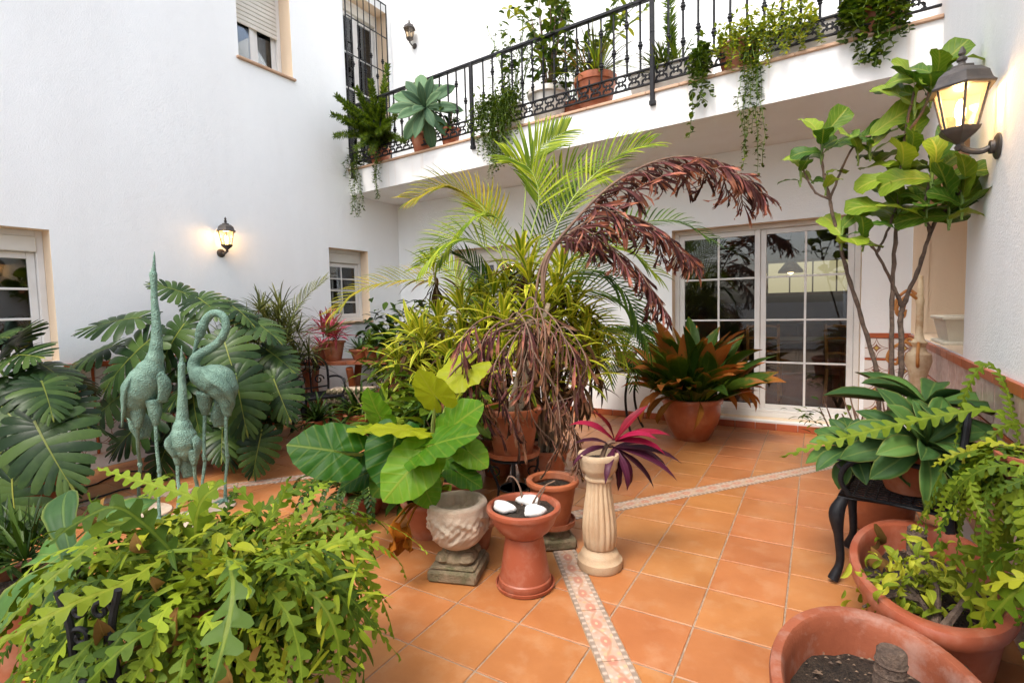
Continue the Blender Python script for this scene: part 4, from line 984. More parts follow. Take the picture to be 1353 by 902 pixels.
# ---- monstera
def monstera_leaf(i):
    q = random.Random(40+i); vs = []; fs = []; uv = []; nf = 11
    ang = [-1.32, -.92, -.58, -.28, -.02, .20, .40, .60, .80, 1.0, 1.2]; ln = [.34, .43, .50, .53, .53, .50, .46, .41, .36, .30, .25]; mt = [.02, .04, .08, .14, .22, .31, .41, .51, .61, .71, .80]
    def zf(x, y): return .10*abs(x)-.62*x*x-.20*(y-.15)**2*(1 if y > .15 else .6)
    def addv(p, u, v, dz=0): vs.append(V((p[0], p[1], zf(p[0], p[1])+dz))); uv.append((u, v)); return len(vs)-1
    for sd in (-1, 1):
        us = (.0, .30, .55, .80, .97)
        cen = []
        for k in range(nf):
            d = (math.cos(ang[k]+q.uniform(-.05, .05)), math.sin(ang[k])); L = ln[k]*q.uniform(.93, 1.06)
            cen.append([(L*u*d[0], mt[k]+L*u*d[1]+.10*u*u*L) for u in us])
        for k in range(nf):
            dz = q.uniform(-.02, .02); rows = []
            for m, u in enumerate(us):
                c = cen[k][m]
                pr = cen[k-1][m] if k else (2*c[0]-cen[1][m][0], 2*c[1]-cen[1][m][1]); nx = cen[k+1][m] if k < nf-1 else (0.0 if m == 0 else c[0]*.35, mt[-1]+.10+.16*u)
                wd = (1.0, .99, .90, .80, .42)[m]*.5
                a = (c[0]+(pr[0]-c[0])*wd, c[1]+(pr[1]-c[1])*wd); e = (c[0]+(nx[0]-c[0])*wd, c[1]+(nx[1]-c[1])*wd)
                uu = .5+sd*(.03+.30*u); vv = mt[k]
                rows.append((addv((sd*a[0], a[1]), uu, vv, dz*u), addv((sd*c[0], c[1]), uu, vv, dz*u+.012*math.sin(u*3)), addv((sd*e[0], e[1]), uu, vv, dz*u)))
            for m in range(len(us)-1):
                A, B = rows[m], rows[m+1]
                for j in (0, 1):
                    f = (A[j], A[j+1], B[j+1], B[j]); fs.append(f if sd < 0 else f[::-1])
    # tip and midrib
    a = addv((-.05, .80), .4, .8); b_ = addv((.05, .80), .6, .8); c = addv((0, 1.02), .5, 1); fs.append((a, b_, c))
    ys = [-.02, .2, .4, .6, .8, .98]
    r = [(addv((-.012*(1.1-y), y), .5, y, .006), addv((.012*(1.1-y), y), .5, y, .006)) for y in ys]
    for m in range(5): fs.append((r[m][0], r[m][1], r[m+1][1], r[m+1][0]))
    return vs, fs, uv
MON = leaf_meshes('monstera_leaf', M_['l_monstera'], 6, monstera_leaf)
def monstera(label, base, leaves, dd, seed, potlabel, fill=0):
    t = thing('monstera', label, 'plant', base); q = random.Random(seed); base = V(base)
    for (px, py, d, size, tx, ty, tf, nx, ny, nf) in leaves:
        p = pd_(px, py, d); tip = scr(tx, ty, tf); nor = scr(nx, ny, nf)
        inst(q.choice(MON), 'leaf', t, rel(t)@frame(p, tip, nor, size*.88, q.uniform(-.25, .25)))
        b0 = base+V((q.uniform(-.1, .1), q.uniform(-.1, .1), .02)); mid = (b0+p)/2+V((0, 0, .12))-scr(0, 0, .1)
        stalk(t, [b0, mid, p-tip.normalized()*.03], [.016, .012, .009], M_['stemg'])
    for k in range(fill):
        a = q.uniform(0, 2*PI); h = q.uniform(.12, .75); r_ = q.uniform(.12, .35)
        p = base+V((r_*math.cos(a), r_*math.sin(a), h)); tip = V((math.cos(a), math.sin(a), -.7))
        inst(q.choice(MON), 'leaf', t, rel(t)@frame(p, tip, V((math.cos(a)*.6, math.sin(a)*.6, 1)), q.uniform(.3, .42)))
        stalk(t, [base, (base+p)/2+V((0, 0, .08)), p], [.013, .009], M_['stemg'])
    return t
pot('terracotta_pot', 'terracotta pot hidden under the monstera behind the herons', (-4.55, 2.62, 0), .19, .30)
monstera('huge monstera spreading split leaves behind the bronze herons', (-4.55, 2.62, .28), [
    (198, 447, 4.15, .62, -.62, -.75, .30, -.3, .55, .8), (186, 418, 4.30, .55, -1, -.15, .25, -.1, .8, .6), (243, 427, 4.35, .52, -.35, -.85, .35, 0, .6, .8),
    (262, 392, 4.45, .42, .7, -.35, .4, .2, .8, .5), (300, 398, 4.50, .42, .9, -.5, .3, .3, .8, .5), (245, 386, 4.6, .34, -.6, .25, .3, -.2, .8, .55),
    (296, 448, 4.20, .52, .45, -.85, .35, .1, .6, .8), (330, 420, 4.50, .45, .9, -.45, .3, .3, .75, .55), (312, 497, 4.05, .54, .30, -.9, .25, .15, .45, .85),
    (362, 500, 4.30, .44, .45, -.85, .25, .2, .45, .85), (255, 512, 4.30, .50, .25, -.9, .3, 0, .5, .85), (206, 540, 4.20, .56, -.75, -.75, .3, -.2, .55, .8),
    (345, 572, 4.20, .40, -.1, -.95, .25, .2, .4, .9), (150, 455, 4.45, .5, -.9, -.45, .3, -.25, .7, .6), (228, 572, 4.35, .48, -.25, -.9, .3, 0, .5, .8),
    (300, 560, 4.45, .44, .2, -.9, .3, .1, .5, .8), (272, 470, 4.5, .50, .1, -.8, .4, 0, .7, .7), (160, 520, 4.5, .5, -.7, -.7, .3, -.3, .6, .7),
    (352, 460, 4.55, .42, .85, -.5, .3, .3, .7, .6), (120, 470, 4.6, .42, -.9, -.5, .2, -.3, .7, .6), (210, 500, 4.6, .5, -.3, -.8, .3, -.1, .7, .7)], 0, 5, '', 22)
pot('terracotta_pot', 'terracotta pot hidden under the monstera beneath the wall window', (-4.75, 1.38, 0), .18, .28)
monstera('dark monstera with broad split leaves under the window of the long wall', (-4.75, 1.38, .26), [
    (12, 470, 3.7, .52, .85, .10, .45, .0, .85, .5), (-12, 520, 3.5, .60, .85, -.55, .3, .2, .6, .8), (46, 556, 3.35, .62, .62, -.72, .25, .15, .5, .85),
    (16, 632, 3.3, .50, .25, -.95, .2, .1, .4, .9), (55, 480, 3.75, .44, .9, -.3, .4, .2, .85, .4), (-20, 575, 3.4, .55, .2, -.95, .3, 0, .5, .85),
    (30, 500, 3.6, .50, .7, -.55, .3, .1, .7, .6), (75, 520, 3.7, .42, .8, -.6, .2, .2, .6, .7), (-25, 455, 3.8, .5, .7, .2, .4, 0, .8, .5), (-15, 650, 3.5, .42, .1, -.95, .2, 0, .4, .9),
    (20, 455, 3.85, .45, .5, .35, .4, -.1, .8, .55), (75, 600, 3.65, .38, .4, -.9, .1, .2, .45, .85)], 0, 6, '', 8)

# ---- alocasia
def aloc_leaf(i, cup=.10):
    q = random.Random(70+i); vs = []; uv = []; fs = []; na, nr = 40, 6
    def Rr(a):      # a = 0 is the tip direction (+Y)
        c = abs(a)/PI
        return .47+.16*max(0, math.cos(a))**3+.07*max(0, math.cos(a))**40+(.08*math.exp(-((c-.80)/.16)**2))-.42*math.exp(-((c-1)/.045)**2)
    for r in range(nr+1):
        for k in range(na):
            a = -PI+2*PI*k/na; s_ = r/nr; R_ = Rr(a)*s_*(1+.012*math.sin(15*a+i))
            x, y = R_*math.sin(a), R_*math.cos(a)
            vein = abs(math.sin(a*6.5)); z = -.22*x*x-.14*max(0, y)**2-.30*min(0, y)**2+cup*abs(x)*(1-s_*.5)+.028*s_*vein+.030*s_*s_*math.sin(9*a+i)+.012*s_*s_*math.sin(21*a+2*i)
            vs.append(V((x, y, z))); uv.append((.5+.5*x/.56, .36+y*.85))
    for r in range(nr):
        for k in range(na-1): p = r*na+k; fs.append((p, p+na, p+na+1, p+1))
        p = r*na; fs.append((p+na-1, p+2*na-1, p+na, p)) if False else None
    return vs, [f for f in fs if f], uv
ALO = leaf_meshes('alocasia_leaf', M_['l_aloc'], 4, aloc_leaf)
ALOY = leaf_meshes('alocasia_leaf', M_['l_alocy'], 3, aloc_leaf)
ALOD = leaf_meshes('withered_leaf', M_['l_alocd'], 3, lambda i: ribbon(1, .62, OVAL, .5+.5*i, 14, 3, .7, .20, 2.3, 1.2, 0, 1.3*(i-1), i))
pot('terracotta_pot', 'terracotta pot of the elephant ear plant beside the carved stone pot', (-2.02, 2.36, 0), .15, .22)
t = thing('elephant_ear', 'bright green elephant ear plant with big heart shaped leaves', 'plant', (-2.02, 2.36, .20)); base = V((-2.02, 2.36, .20))
for (px, py, d, size, tx, ty, tf, nx, ny, nf) in [
    (440, 594, 2.62, .46, -1, .18, .10, -.1, .62, .78), (492, 565, 2.70, .26, -.9, .05, .4, -.1, .92, .3), (535, 566, 2.55, .40, -.75, .10, .5, 0, .95, .20),
    (520, 590, 2.60, .42, -.1, -.85, .4, .1, .35, .95), (545, 615, 2.45, .40, -.62, -.70, .3, -.15, .45, .85), (574, 520, 2.75, .33, -.45, .75, .35, -.5, .3, .8),
    (612, 488, 2.95, .42, -.70, -.55, .35, -.3, .5, .8), (575, 585, 2.45, .44, .88, .32, .2, -.25, .85, .45), (600, 560, 2.75, .40, .6, .5, .2, -.5, .5, .7),
    (500, 545, 2.80, .32, -.3, .8, .3, -.6, .2, .75), (470, 600, 2.75, .32, -.7, -.5, .3, -.1, .7, .7), (560, 640, 2.65, .26, .4, -.6, .5, 0, .7, .7),
    (610, 625, 2.70, .26, .8, -.4, .3, .2, .8, .5), (590, 605, 2.9, .30, .6, .3, .2, 0, .7, .7), (520, 620, 2.8, .34, -.5, -.6, .3, 0, .6, .8), (480, 625, 2.85, .28, -.8, -.4, .2, -.1, .7, .6),
    (545, 600, 2.9, .34, .2, .5, .3, .1, .6, .8), (620, 595, 2.75, .26, .7, -.5, .3, .2, .6, .7)]:
    p = pd_(px, py, d); tip = scr(tx, ty, tf)
    inst(rnd.choice(ALOY if (px, py) in ((492, 565), (535, 566), (574, 520), (612, 488)) else ALO), 'leaf', t, rel(t)@frame(p, tip, scr(nx, ny, nf), size*.72, U(-.15, .15)))
    b0 = base+V((U(-.05, .05), U(-.05, .05), -.02)); stalk(t, [b0, (b0+p)/2+V((U(-.03, .03), 0, .10)), p-tip.normalized()*.01-scr(nx, ny, nf).normalized()*.012], [.017, .012, .008], M_['stemy'])
for (px, py, d, size, tx, ty) in [(520, 688, 2.45, .20, .10, -1), (538, 692, 2.5, .17, -.35, -.9), (528, 690, 2.5, .15, .4, -.9)]:
    p = pd_(px, py, d); o = inst(rnd.choice(ALOD), 'withered_leaf', t, rel(t)@frame(p, scr(tx, ty, .1), scr(.2, .1, .9), size, U(-.5, .5)))
    stalk(t, [base+V((.06, -.06, 0)), (base+p)/2+scr(0, .05, .05), p], [.010, .006], M_['l_alocd'])

# ---- agaves
AG = leaf_meshes('agave_leaf', M_['l_agave'], 5, lambda i: ribbon(1, .36+.02*(i % 3), AGAVE, .5+.18*i, 9, 2, .32, .015, 1.5, 1.3, .12, 0, i))
AGB = leaf_meshes('agave_leaf', M_['l_agaveg'], 4, lambda i: ribbon(1, .32, AGAVE, .35+.15*i, 9, 2, .35, .012, 1.5, 1.2, .12, 0, i))
def rosette(t, c, axis, n, L, mesh, e0=R(80), e1=R(5), q=rnd, name='leaf', w=1.0, lf=(.6, 1.0)):
    """n leaves spiralling about axis: inner ones stand up (e0), outer ones lie flat (e1)"""
    z = V(axis).normalized(); x = z.cross(V((.3, .8, .1))).normalized(); y = z.cross(x)
    for k in range(n):
        f = k/max(1, n-1); a = k*2.399+q.uniform(-.15, .15); e = e0+(e1-e0)*f**.8+q.uniform(-.08, .08)
        d = (x*math.cos(a)+y*math.sin(a))*math.cos(e)+z*math.sin(e); nor = z*math.cos(e)-(x*math.cos(a)+y*math.sin(a))*math.sin(e)
        l_ = L*(lf[0]+(lf[1]-lf[0])*min(1, f*1.6))*q.uniform(.9, 1.06)
        m = frame(V(c)+z*(.05*L*(1-f)), d, nor, l_)
        if w != 1: m = m@Matrix.Scale(w, 4, (1, 0, 0))
        inst(q.choice(mesh), name, t, rel(t)@m)
q = random.Random(3)
t = thing('agave', 'rounded green agave rosettes overflowing the pot on the iron chair', 'plant', (.385, 3.03, .63))
c1 = py_(1216, 588, 2.86); rosette(t, c1, scr(.05, .62, .78), 26, .32, AG, R(74), R(-12), q)
c2 = py_(1126, 590, 2.95); rosette(t, c2, scr(-.35, .8, .45), 20, .23, AG, R(70), R(-12), q)
c3 = py_(1222, 540, 3.14); rosette(t, c3, scr(.02, .95, .2), 12, .44, AG, R(48), R(-4), q)
c4 = py_(1158, 600, 3.0); rosette(t, c4, scr(0, .8, .5), 12, .20, AG, R(70), R(-5), q)
for c in (c1, c2, c3, c4): stalk(t, [V((.385, 3.03, .60)), (V((.385, 3.03, .62))+c)/2-V((0, 0, .01)), c], [.03, .035, .03], M_['stemg'], 'trunk')

# ---- fiddle leaf fig
FIG = leaf_meshes('fig_leaf', M_['l_fig'], 6, lambda i: ribbon(1, .62, FIDDLE, .35+.2*i, 10, 3, .16, .045, 2.2+.3*i, 1.3, 0, .15*(i-2), i))
fb = V((.34, 3.64, .42)); t = thing('fiddle_leaf_fig', 'tall fiddle leaf fig with bare branching stems and leaf tufts', 'tree', fb)
def P(px, py, y=3.58): return py_(px, py, y)
trunks = [([fb+V((-.03, 0, 0)), P(1160, 505), P(1142, 430), P(1120, 360), P(1105, 300), P(1096, 262)], .024, .015),
          ([fb, P(1178, 510), P(1178, 430), P(1180, 360, 3.6), P(1186, 280, 3.6), P(1192, 210, 3.58)], .026, .015),
          ([fb+V((.03, .02, 0)), P(1190, 500, 3.62), P(1190, 430, 3.62), P(1192, 405, 3.62)], .027, .024),
          ([P(1192, 405, 3.62), P(1215, 350, 3.6), P(1232, 300, 3.57), P(1250, 275, 3.52), P(1272, 250, 3.42)], .021, .010),
          ([P(1192, 405, 3.62), P(1180, 375, 3.58), P(1160, 335, 3.5), P(1145, 318, 3.46)], .019, .010),
          ([P(1158, 333, 3.5), P(1172, 305, 3.55), P(1185, 270, 3.6)], .013, .009),
          ([P(1228, 305, 3.57), P(1222, 270, 3.5), P(1232, 215, 3.46)], .016, .010),
          ([P(1192, 215), P(1198, 165), P(1208, 120)], .015, .010), ([P(1195, 180), P(1222, 140, 3.55), P(1230, 105, 3.55)], .013, .009),
          ([P(1096, 262), P(1088, 225), P(1086, 182)], .014, .009), ([P(1097, 262), P(1075, 250), P(1058, 215)], .012, .008), ([P(1098, 258), P(1115, 215, 3.62), P(1134, 185, 3.64), P(1150, 178, 3.64)], .013, .008),
          ([P(1145, 320, 3.46), P(1140, 300, 3.44)], .010, .008), ([P(1098, 262), P(1092, 240), P(1091, 228)], .012, .007)]
for pts, r0, r1 in trunks:
    b = MB(); S = smooth_path(pts, 6); S = [p+V((U(-.003, .003), U(-.003, .003), 0)) for p in S]
    rr = [.52*(r0+(r1-r0)*i/(len(S)-1))+(U(.0, .003) if i % 2 else 0) for i in range(len(S))]; b.tube(S, rr, 9); b.build('branch', M_['bark'], t, rel(t))
def tuft(t, c, n, L, q, spread=.9, up=.75, tip=V((0, 0, 1))):
    for k in range(n):
        a = k*2.4+q.uniform(-.4, .4); e = q.uniform(.15, 1.15)*(1.1-.5*k/n); d = azel(a, e)
        m = frame(V(c)+V((0, 0, -.13*k/n)), d, V((0, 0, 1))-d*.2+scr(0, .1, .9), L*1.0*q.uniform(.7, 1.15), q.uniform(-.5, .5))
        inst(q.choice(FIG), 'leaf', t, rel(t)@m)
        stalk(t, [V(c)+V((0, 0, -.06-.10*k/n)), V(c)+V((0, 0, -.13*k/n))+d*.012], [.006, .004], M_['stemg'], 'leaf_stalk', 2, 5)
q = random.Random(21)
for px, py, y, n, L in [(1230, 104, 3.55, 6, .23), (1209, 120, 3.58, 6, .23), (1236, 88, 3.55, 3, .21), (1086, 182, 3.58, 6, .21), (1058, 214, 3.58, 4, .16), (1150, 178, 3.64, 5, .23), (1134, 186, 3.64, 3, .2),
                        (1192, 212, 3.58, 5, .23), (1188, 268, 3.58, 6, .26), (1232, 214, 3.46, 5, .24), (1255, 265, 3.48, 6, .25), (1272, 250, 3.42, 6, .22), (1140, 298, 3.44, 3, .17), (1112, 300, 3.54, 2, .24), (1225, 262, 3.48, 4, .24), (1091, 228, 3.58, 2, .13), (1200, 190, 3.58, 3, .2)]:
    tuft(t, py_(px, py, y), n+1, L, q)
b = MB()
for k in range(14):
    a = U(0, 6.28); p = fb+V((.10*math.cos(a), .10*math.sin(a), .02)); b.tube([p, p+V((U(-.16, .05), U(-.08, .05), U(.12, .45)))], [.006, .004], 5)
b.build('dry_twigs', M_['deadstem'], t, rel(t))['kind'] = 'stuff'

# ---- aspidistra
ASP = leaf_meshes('aspidistra_leaf', M_['l_aspi'], 8, lambda i: ribbon(1, .185+.02*(i % 3), ASPI, .25+.14*i, 10, 1, .35, .02, 1.4, 2.2, 0, .3*((i % 3)-1), i))
ASPD = leaf_meshes('withered_leaf', M_['l_aspid'], 4, lambda i: ribbon(1, .13, ASPI, 2.0+.3*i, 12, 1, .5, .06, 2, 1.2, 0, .8, i))
t = thing('aspidistra', 'bushy aspidistra with browned leaf tips in the glossy round pot', 'plant', (-1.09, 5.33, .37)); ac = V((-1.09, 5.33, .37)); q = random.Random(8)
for k in range(200):
    a = k*2.399+q.uniform(-.3, .3); f = q.random()**.6; e = R(89)-f*R(58); r0 = .18*f
    d = azel(a, e); p = ac+V((r0*math.cos(a), r0*math.sin(a), q.uniform(-.03, .02)))
    inst(q.choice(ASP), 'leaf', t, rel(t)@frame(p, d, V((0, 0, 1))-d*.3 if e < 1.2 else azel(a+PI, .3), q.uniform(.48, .95)*(1-.18*f), q.uniform(-.9, .9)))
for k in range(16):
    a = q.uniform(0, 6.28); d = azel(a, q.uniform(.3, .9)); p = ac+V((.2*math.cos(a), .2*math.sin(a), .03))
    inst(q.choice(ASPD), 'withered_leaf', t, rel(t)@frame(p, d, V((0, 0, 1)), q.uniform(.42, .6), q.uniform(-.6, .6)))

# ---- red cordyline in the column
COR = leaf_meshes('cordyline_leaf', M_['l_cordr'], 4, lambda i: ribbon(1, .20, LANCE, .7+.25*i, 9, 1, .35, .01, 2, 1.4))
CORD = leaf_meshes('cordyline_leaf', M_['l_cordd'], 4, lambda i: ribbon(1, .17, LANCE, .8+.3*i, 9, 1, .35, .01, 2, 1.4))
cb = V((-.955, 2.47, .60)); t = thing('cordyline', 'cordyline with crimson upper and dark purple lower leaves in the column planter', 'plant', cb); q = random.Random(4)
ct = pd_(812, 582, 2.68)
stalk(t, [cb-V((0, 0, .03)), (cb+ct)/2+V((0, 0, .02)), ct], [.012, .010], M_['deadstem'], 'cane')
for (tx, ty, tf, L) in [(.85, .40, .2, .30), (.9, .15, .3, .28), (.5, .8, .1, .27), (-.75, .75, .1, .27), (.7, .55, .5, .24), (-.3, .85, .3, .22)]:
    d = scr(tx, ty, tf); inst(q.choice(COR), 'leaf', t, rel(t)@frame(ct, d, V((0, 0, 1))-d*.3+scr(0, 0, .4), L))
for k, (tx, ty, tf, L) in enumerate([(1, .05, .2, .30), (.95, -.2, .3, .30), (.8, -.5, .3, .24), (.6, -.7, .3, .22), (-.8, .1, .3, .22), (-.6, .35, .4, .22), (.9, .2, -.3, .26), (.3, -.6, .6, .2), (-.3, -.2, .7, .2), (1, -.1, -.1, .32), (.15, -.95, .2, .2)]):
    d = scr(tx, ty, tf); inst(q.choice(CORD), 'leaf', t, rel(t)@frame(ct-V((0, 0, .03)), d, V((0, 0, 1))-d*.3+scr(0, 0, .3), L*1.2))
# ================================================================ PALMS, DRACAENAS
def frond_mesh(path, N, n, L, W, droop=.5, a0=R(70), a1=R(28), start=.12, vlift=.25, q=rnd, mid=.45, rach=.010):
    """one pinnate frond: tapering rachis and leaflets to both sides; path world points, N its upper side"""
    b = MB(); S = smooth_path(path, 6); m = len(S); b.tube(S, lerp_list([rach, rach*.6, rach*.2], m), 6, mi=1)
    for k in range(n):
        f = start+(1-start)*(k+.5)/n; x = f*(m-1); i = min(int(x), m-2); p = S[i].lerp(S[i+1], x-i); T = (S[i+1]-S[i]).normalized()
        sd = T.cross(V(N)).normalized(); up = sd.cross(T)
        l_ = L*(.45+.55*math.sin(PI*min(1, (.18+.82*f)**.9)))*q.uniform(.88, 1.08)
        an = a0+(a1-a0)*f
        for s in (-1, 1):
            d = T*math.cos(an+q.uniform(-.06, .06))+sd*(s*math.sin(an))+up*(vlift+q.uniform(-.06, .06))
            vs, fs, uv = ribbon(l_, W, STRAP, droop*q.uniform(.6, 1.4), 4, 1, .5, pw=1.6)
            b.add(vs, fs, uv, 0, frame(p, d, up+V((0, 0, .5))))
    return b
def frond(t, path, N, n, L, W, mat, name='frond', stem='stemy', **kw):
    b = frond_mesh(path, N, n, L, W, **kw); return b.build(name, [M_[mat], M_[stem]], t, rel(t), ang=0)
pb = V((-1.97, 3.62, .30)); q = random.Random(31)
pot('terracotta_pot', 'terracotta pot of the areca palm among the dracaenas', (-1.97, 3.62, 0), .18, .32)
t = thing('areca_palm', 'areca palm with arching yellow green fronds above the dracaenas', 'palm', pb)
def D(px, py, d=4.0): return pd_(px, py, d)
for pth, N, n, L, W, mat, kw in [
    ([D(690, 400), D(689, 330), D(694, 260), D(698, 215, 4.05), D(722, 188, 4.1), D(748, 172, 4.2)], scr(0, .1, 1), 26, .42, .017, 'l_palm', dict(start=.38)),
    ([D(690, 400), D(672, 340), D(650, 290), D(620, 258), D(585, 246, 3.9), D(545, 262, 3.85)], scr(.3, .7, .6), 30, .40, .017, 'l_palmy', dict(start=.25)),
    ([D(695, 400), D(680, 330), D(660, 290, 3.9), D(635, 282, 3.8), D(605, 305, 3.75), D(580, 345, 3.7)], scr(-.3, .6, .7), 26, .36, .016, 'l_palm', dict(start=.3)),
    ([D(700, 400), D(722, 330), D(752, 268), D(790, 225), D(825, 200, 3.9), D(858, 190, 3.9)], scr(-.4, .5, .7), 30, .40, .017, 'l_palm', dict(start=.22)),
    ([D(705, 400), D(745, 350, 4.1), D(790, 325, 4.1), D(830, 330, 4.1), D(868, 362, 4.1)], scr(0, .7, .7), 28, .40, .017, 'l_palm', dict(start=.15)),
    ([D(710, 410), D(755, 385, 4.2), D(800, 385, 4.2), D(835, 415, 4.2), D(858, 460, 4.2)], scr(.1, .7, .7), 26, .38, .017, 'l_palmd', dict(start=.15)),
    ([D(715, 420), D(760, 410, 4.0), D(800, 430, 4.0), D(825, 470, 4.0)], scr(.1, .6, .7), 24, .34, .017, 'l_palm', dict(start=.12)),
    ([D(690, 410, 4.2), D(710, 330, 4.3), D(735, 280, 4.4), D(760, 255, 4.5)], scr(0, .3, .9), 22, .36, .016, 'l_palmd', dict(start=.3)),
    ([D(680, 410, 4.0), D(650, 380, 3.9), D(620, 345, 3.85), D(600, 335, 3.8)], scr(0, .8, .5), 22, .26, .016, 'l_palmd', dict(start=.3)),
    ([D(700, 410, 4.3), D(770, 350, 4.5), D(830, 300, 4.6), D(890, 290, 4.7), D(940, 315, 4.7)], scr(0, .7, .7), 26, .36, .016, 'l_palmd', dict(start=.25)),
    ([D(690, 410, 4.3), D(660, 330, 4.5), D(640, 280, 4.6), D(625, 270, 4.6)], scr(0, .5, .8), 22, .3, .016, 'l_palm', dict(start=.3)),
    ([D(700, 400, 4.2), D(712, 320, 4.2), D(728, 255, 4.2), D(760, 222, 4.2), D(800, 232, 4.2)], scr(-.2, .3, .9), 26, .38, .017, 'l_palm', dict(start=.3)),
    ([D(705, 410, 3.9), D(740, 370, 3.8), D(785, 355, 3.75), D(825, 385, 3.7), D(845, 430, 3.7)], scr(0, .7, .7), 26, .38, .017, 'l_palmd', dict(start=.2)),
    ([D(685, 400, 3.9), D(660, 350, 3.8), D(628, 318, 3.7), D(590, 320, 3.6), D(560, 350, 3.6)], scr(.1, .7, .6), 26, .36, .016, 'l_palm', dict(start=.3)),
    ([D(695, 400, 4.0), D(700, 320, 4.0), D(712, 262, 4.0), D(700, 222, 4.0), D(668, 205, 4.0)], scr(.1, .2, 1), 26, .38, .017, 'l_palm', dict(start=.35))]:
    frond(t, [pb+V((U(-.05, .05), U(-.05, .05), 0)), pb+V((U(-.05, .05), U(-.05, .05), .5))]+pth, N, n, L, W, mat, q=q, **{**kw, 'start': max(.45, kw['start']+.28)})
# the low palm whose yellow frond reaches to the window on the long wall
kb = V((-3.05, 4.15, .25)); pot('terracotta_pot', 'terracotta pot of the small yellowing palm near the corner', (-3.05, 4.15, 0), .15, .27)
t = thing('yellowing_palm', 'small palm with one yellowing frond reaching towards the corner window', 'palm', kb)
for pth, N, mat, L in [([D(612, 430, 4.8), D(600, 385, 4.75), D(565, 370, 4.6), D(520, 370, 4.5), D(475, 382, 4.45), D(440, 412, 4.4)], scr(.1, .8, .55), 'l_palmy', .34),
                       ([D(615, 430, 4.9), D(610, 380, 5.0), D(590, 350, 5.1), D(560, 340, 5.2)], scr(.1, .6, .7), 'l_palm', .28), ([D(620, 430, 4.8), D(640, 390, 4.8), D(670, 370, 4.8)], scr(.1, .8, .55), 'l_palmd', .3)]:
    frond(t, [kb, kb+V((.02, 0, .4))]+pth, N, 26, L, .016, mat, start=.5, q=q)

DRM = []
for i in range(7):
    qq = random.Random(100+i); b = MB(); n = 26
    for k in range(n):
        f = k/(n-1); a = k*2.399; e = R(82)-f*R(95)+qq.uniform(-.1, .1); L = qq.uniform(.24, .36)*(.75+.25*min(1, f*2))
        d = azel(a, e); vs, fs, uv = ribbon(L, .036, LANCE, qq.uniform(.5, 1.3), 6, 1, .35, .0, pw=1.3)
        b.add(vs, fs, uv, 1 if (f > .86 and i % 2) else 0, frame(V((.01*math.cos(a), .01*math.sin(a), .05-.10*f)), d, V((0, 0, 1))-d*.3+azel(a+PI, 0)*(.8 if e > 1 else 0)))
    DRM.append(b.mesh('leaf_rosette', [M_['l_drac'], M_['l_dracb']], ang=0))
DRY = []
for i in range(3):
    qq = random.Random(130+i); b = MB()
    for k in range(16):
        a = qq.uniform(0, 6.28); d = azel(a, qq.uniform(-1.3, -.5)); vs, fs, uv = ribbon(qq.uniform(.18, .30), .026, LANCE, qq.uniform(.2, .9), 6, 1, .5, .02, twist=.6)
        b.add(vs, fs, uv, 0, frame((0, 0, qq.uniform(-.08, .0)), d, azel(a, .3)))
    DRY.append(b.mesh('dry_leaves', M_['l_dracb'], ang=0))
def dracaena(label, base, heads, seed, dry=True, k=1.18):
    q = random.Random(seed); t = thing('dracaena', label, 'plant', base); base = V(base)
    pot('terracotta_pot', 'terracotta pot of the '+label, (base.x, base.y, 0), .15, base.z+.02)
    for h in heads:
        p = pd_(*h[:3]); s = (h[3] if len(h) > 3 else 1)*k
        b0 = base+V((q.uniform(-.06, .06), q.uniform(-.06, .06), -.02))
        stalk(t, [b0, b0.lerp(p, .4)+V((q.uniform(-.05, .05), q.uniform(-.05, .05), .12)), p], [.016, .013, .011], M_['cane'], 'cane', 4, 7)
        ax = ((p-b0).normalized()+V((0, 0, .6))).normalized(); y = V((1, 0, 0)).cross(ax)
        m = frame(p, V((math.cos(q.uniform(0, 6)), math.sin(q.uniform(0, 6)), 0)), ax, s)
        inst(q.choice(DRM), 'leaf_rosette', t, rel(t)@m)['kind'] = 'stuff'
        if dry and q.random() < .75: inst(q.choice(DRY), 'dry_leaves', t, rel(t)@Matrix.Translation(p-ax*.06))['kind'] = 'stuff'
    return t
dracaena('slim dracaena with one tall cane and red brown old leaves', (-2.75, 3.55, .30), [(574, 358, 4.2, .85), (545, 445, 4.2, .95), (572, 462, 4.2, .9), (528, 478, 4.2, .8), (555, 492, 4.1, .8)], 1)
dracaena('dense yellow green dracaena in the middle of the plant group', (-2.25, 3.50, .30), [(612, 415, 4.0), (652, 395, 3.95), (640, 440, 3.8), (610, 455, 3.9), (665, 430, 3.7), (600, 480, 3.85), (680, 460, 3.75), (635, 485, 3.7), (622, 505, 3.7, .8), (590, 505, 3.8, .8), (668, 392, 4.0, .9), (560, 450, 4.0, .9), (580, 430, 4.1, .9), (650, 470, 3.7, .9), (610, 530, 3.7, .8), (700, 410, 3.9), (636, 400, 4.1, .8), (570, 520, 3.8, .8)], 2)
dracaena('tall dracaena with dry leaf skirts beside the areca palm', (-1.72, 3.36, .30), [(700, 372, 3.75), (735, 395, 3.7), (715, 420, 3.5), (755, 430, 3.7), (690, 345, 3.8, .9), (742, 360, 3.8, .9), (725, 455, 3.5), (770, 465, 3.7, .9), (700, 440, 3.45), (745, 480, 3.55, .9), (775, 440, 3.8, .9), (690, 490, 3.5, .9), (790, 470, 3.8, .8), (730, 420, 3.9), (760, 400, 3.9, .8), (770, 500, 3.6, .8), (720, 500, 3.5, .9), (665, 480, 3.5, .9)], 3)

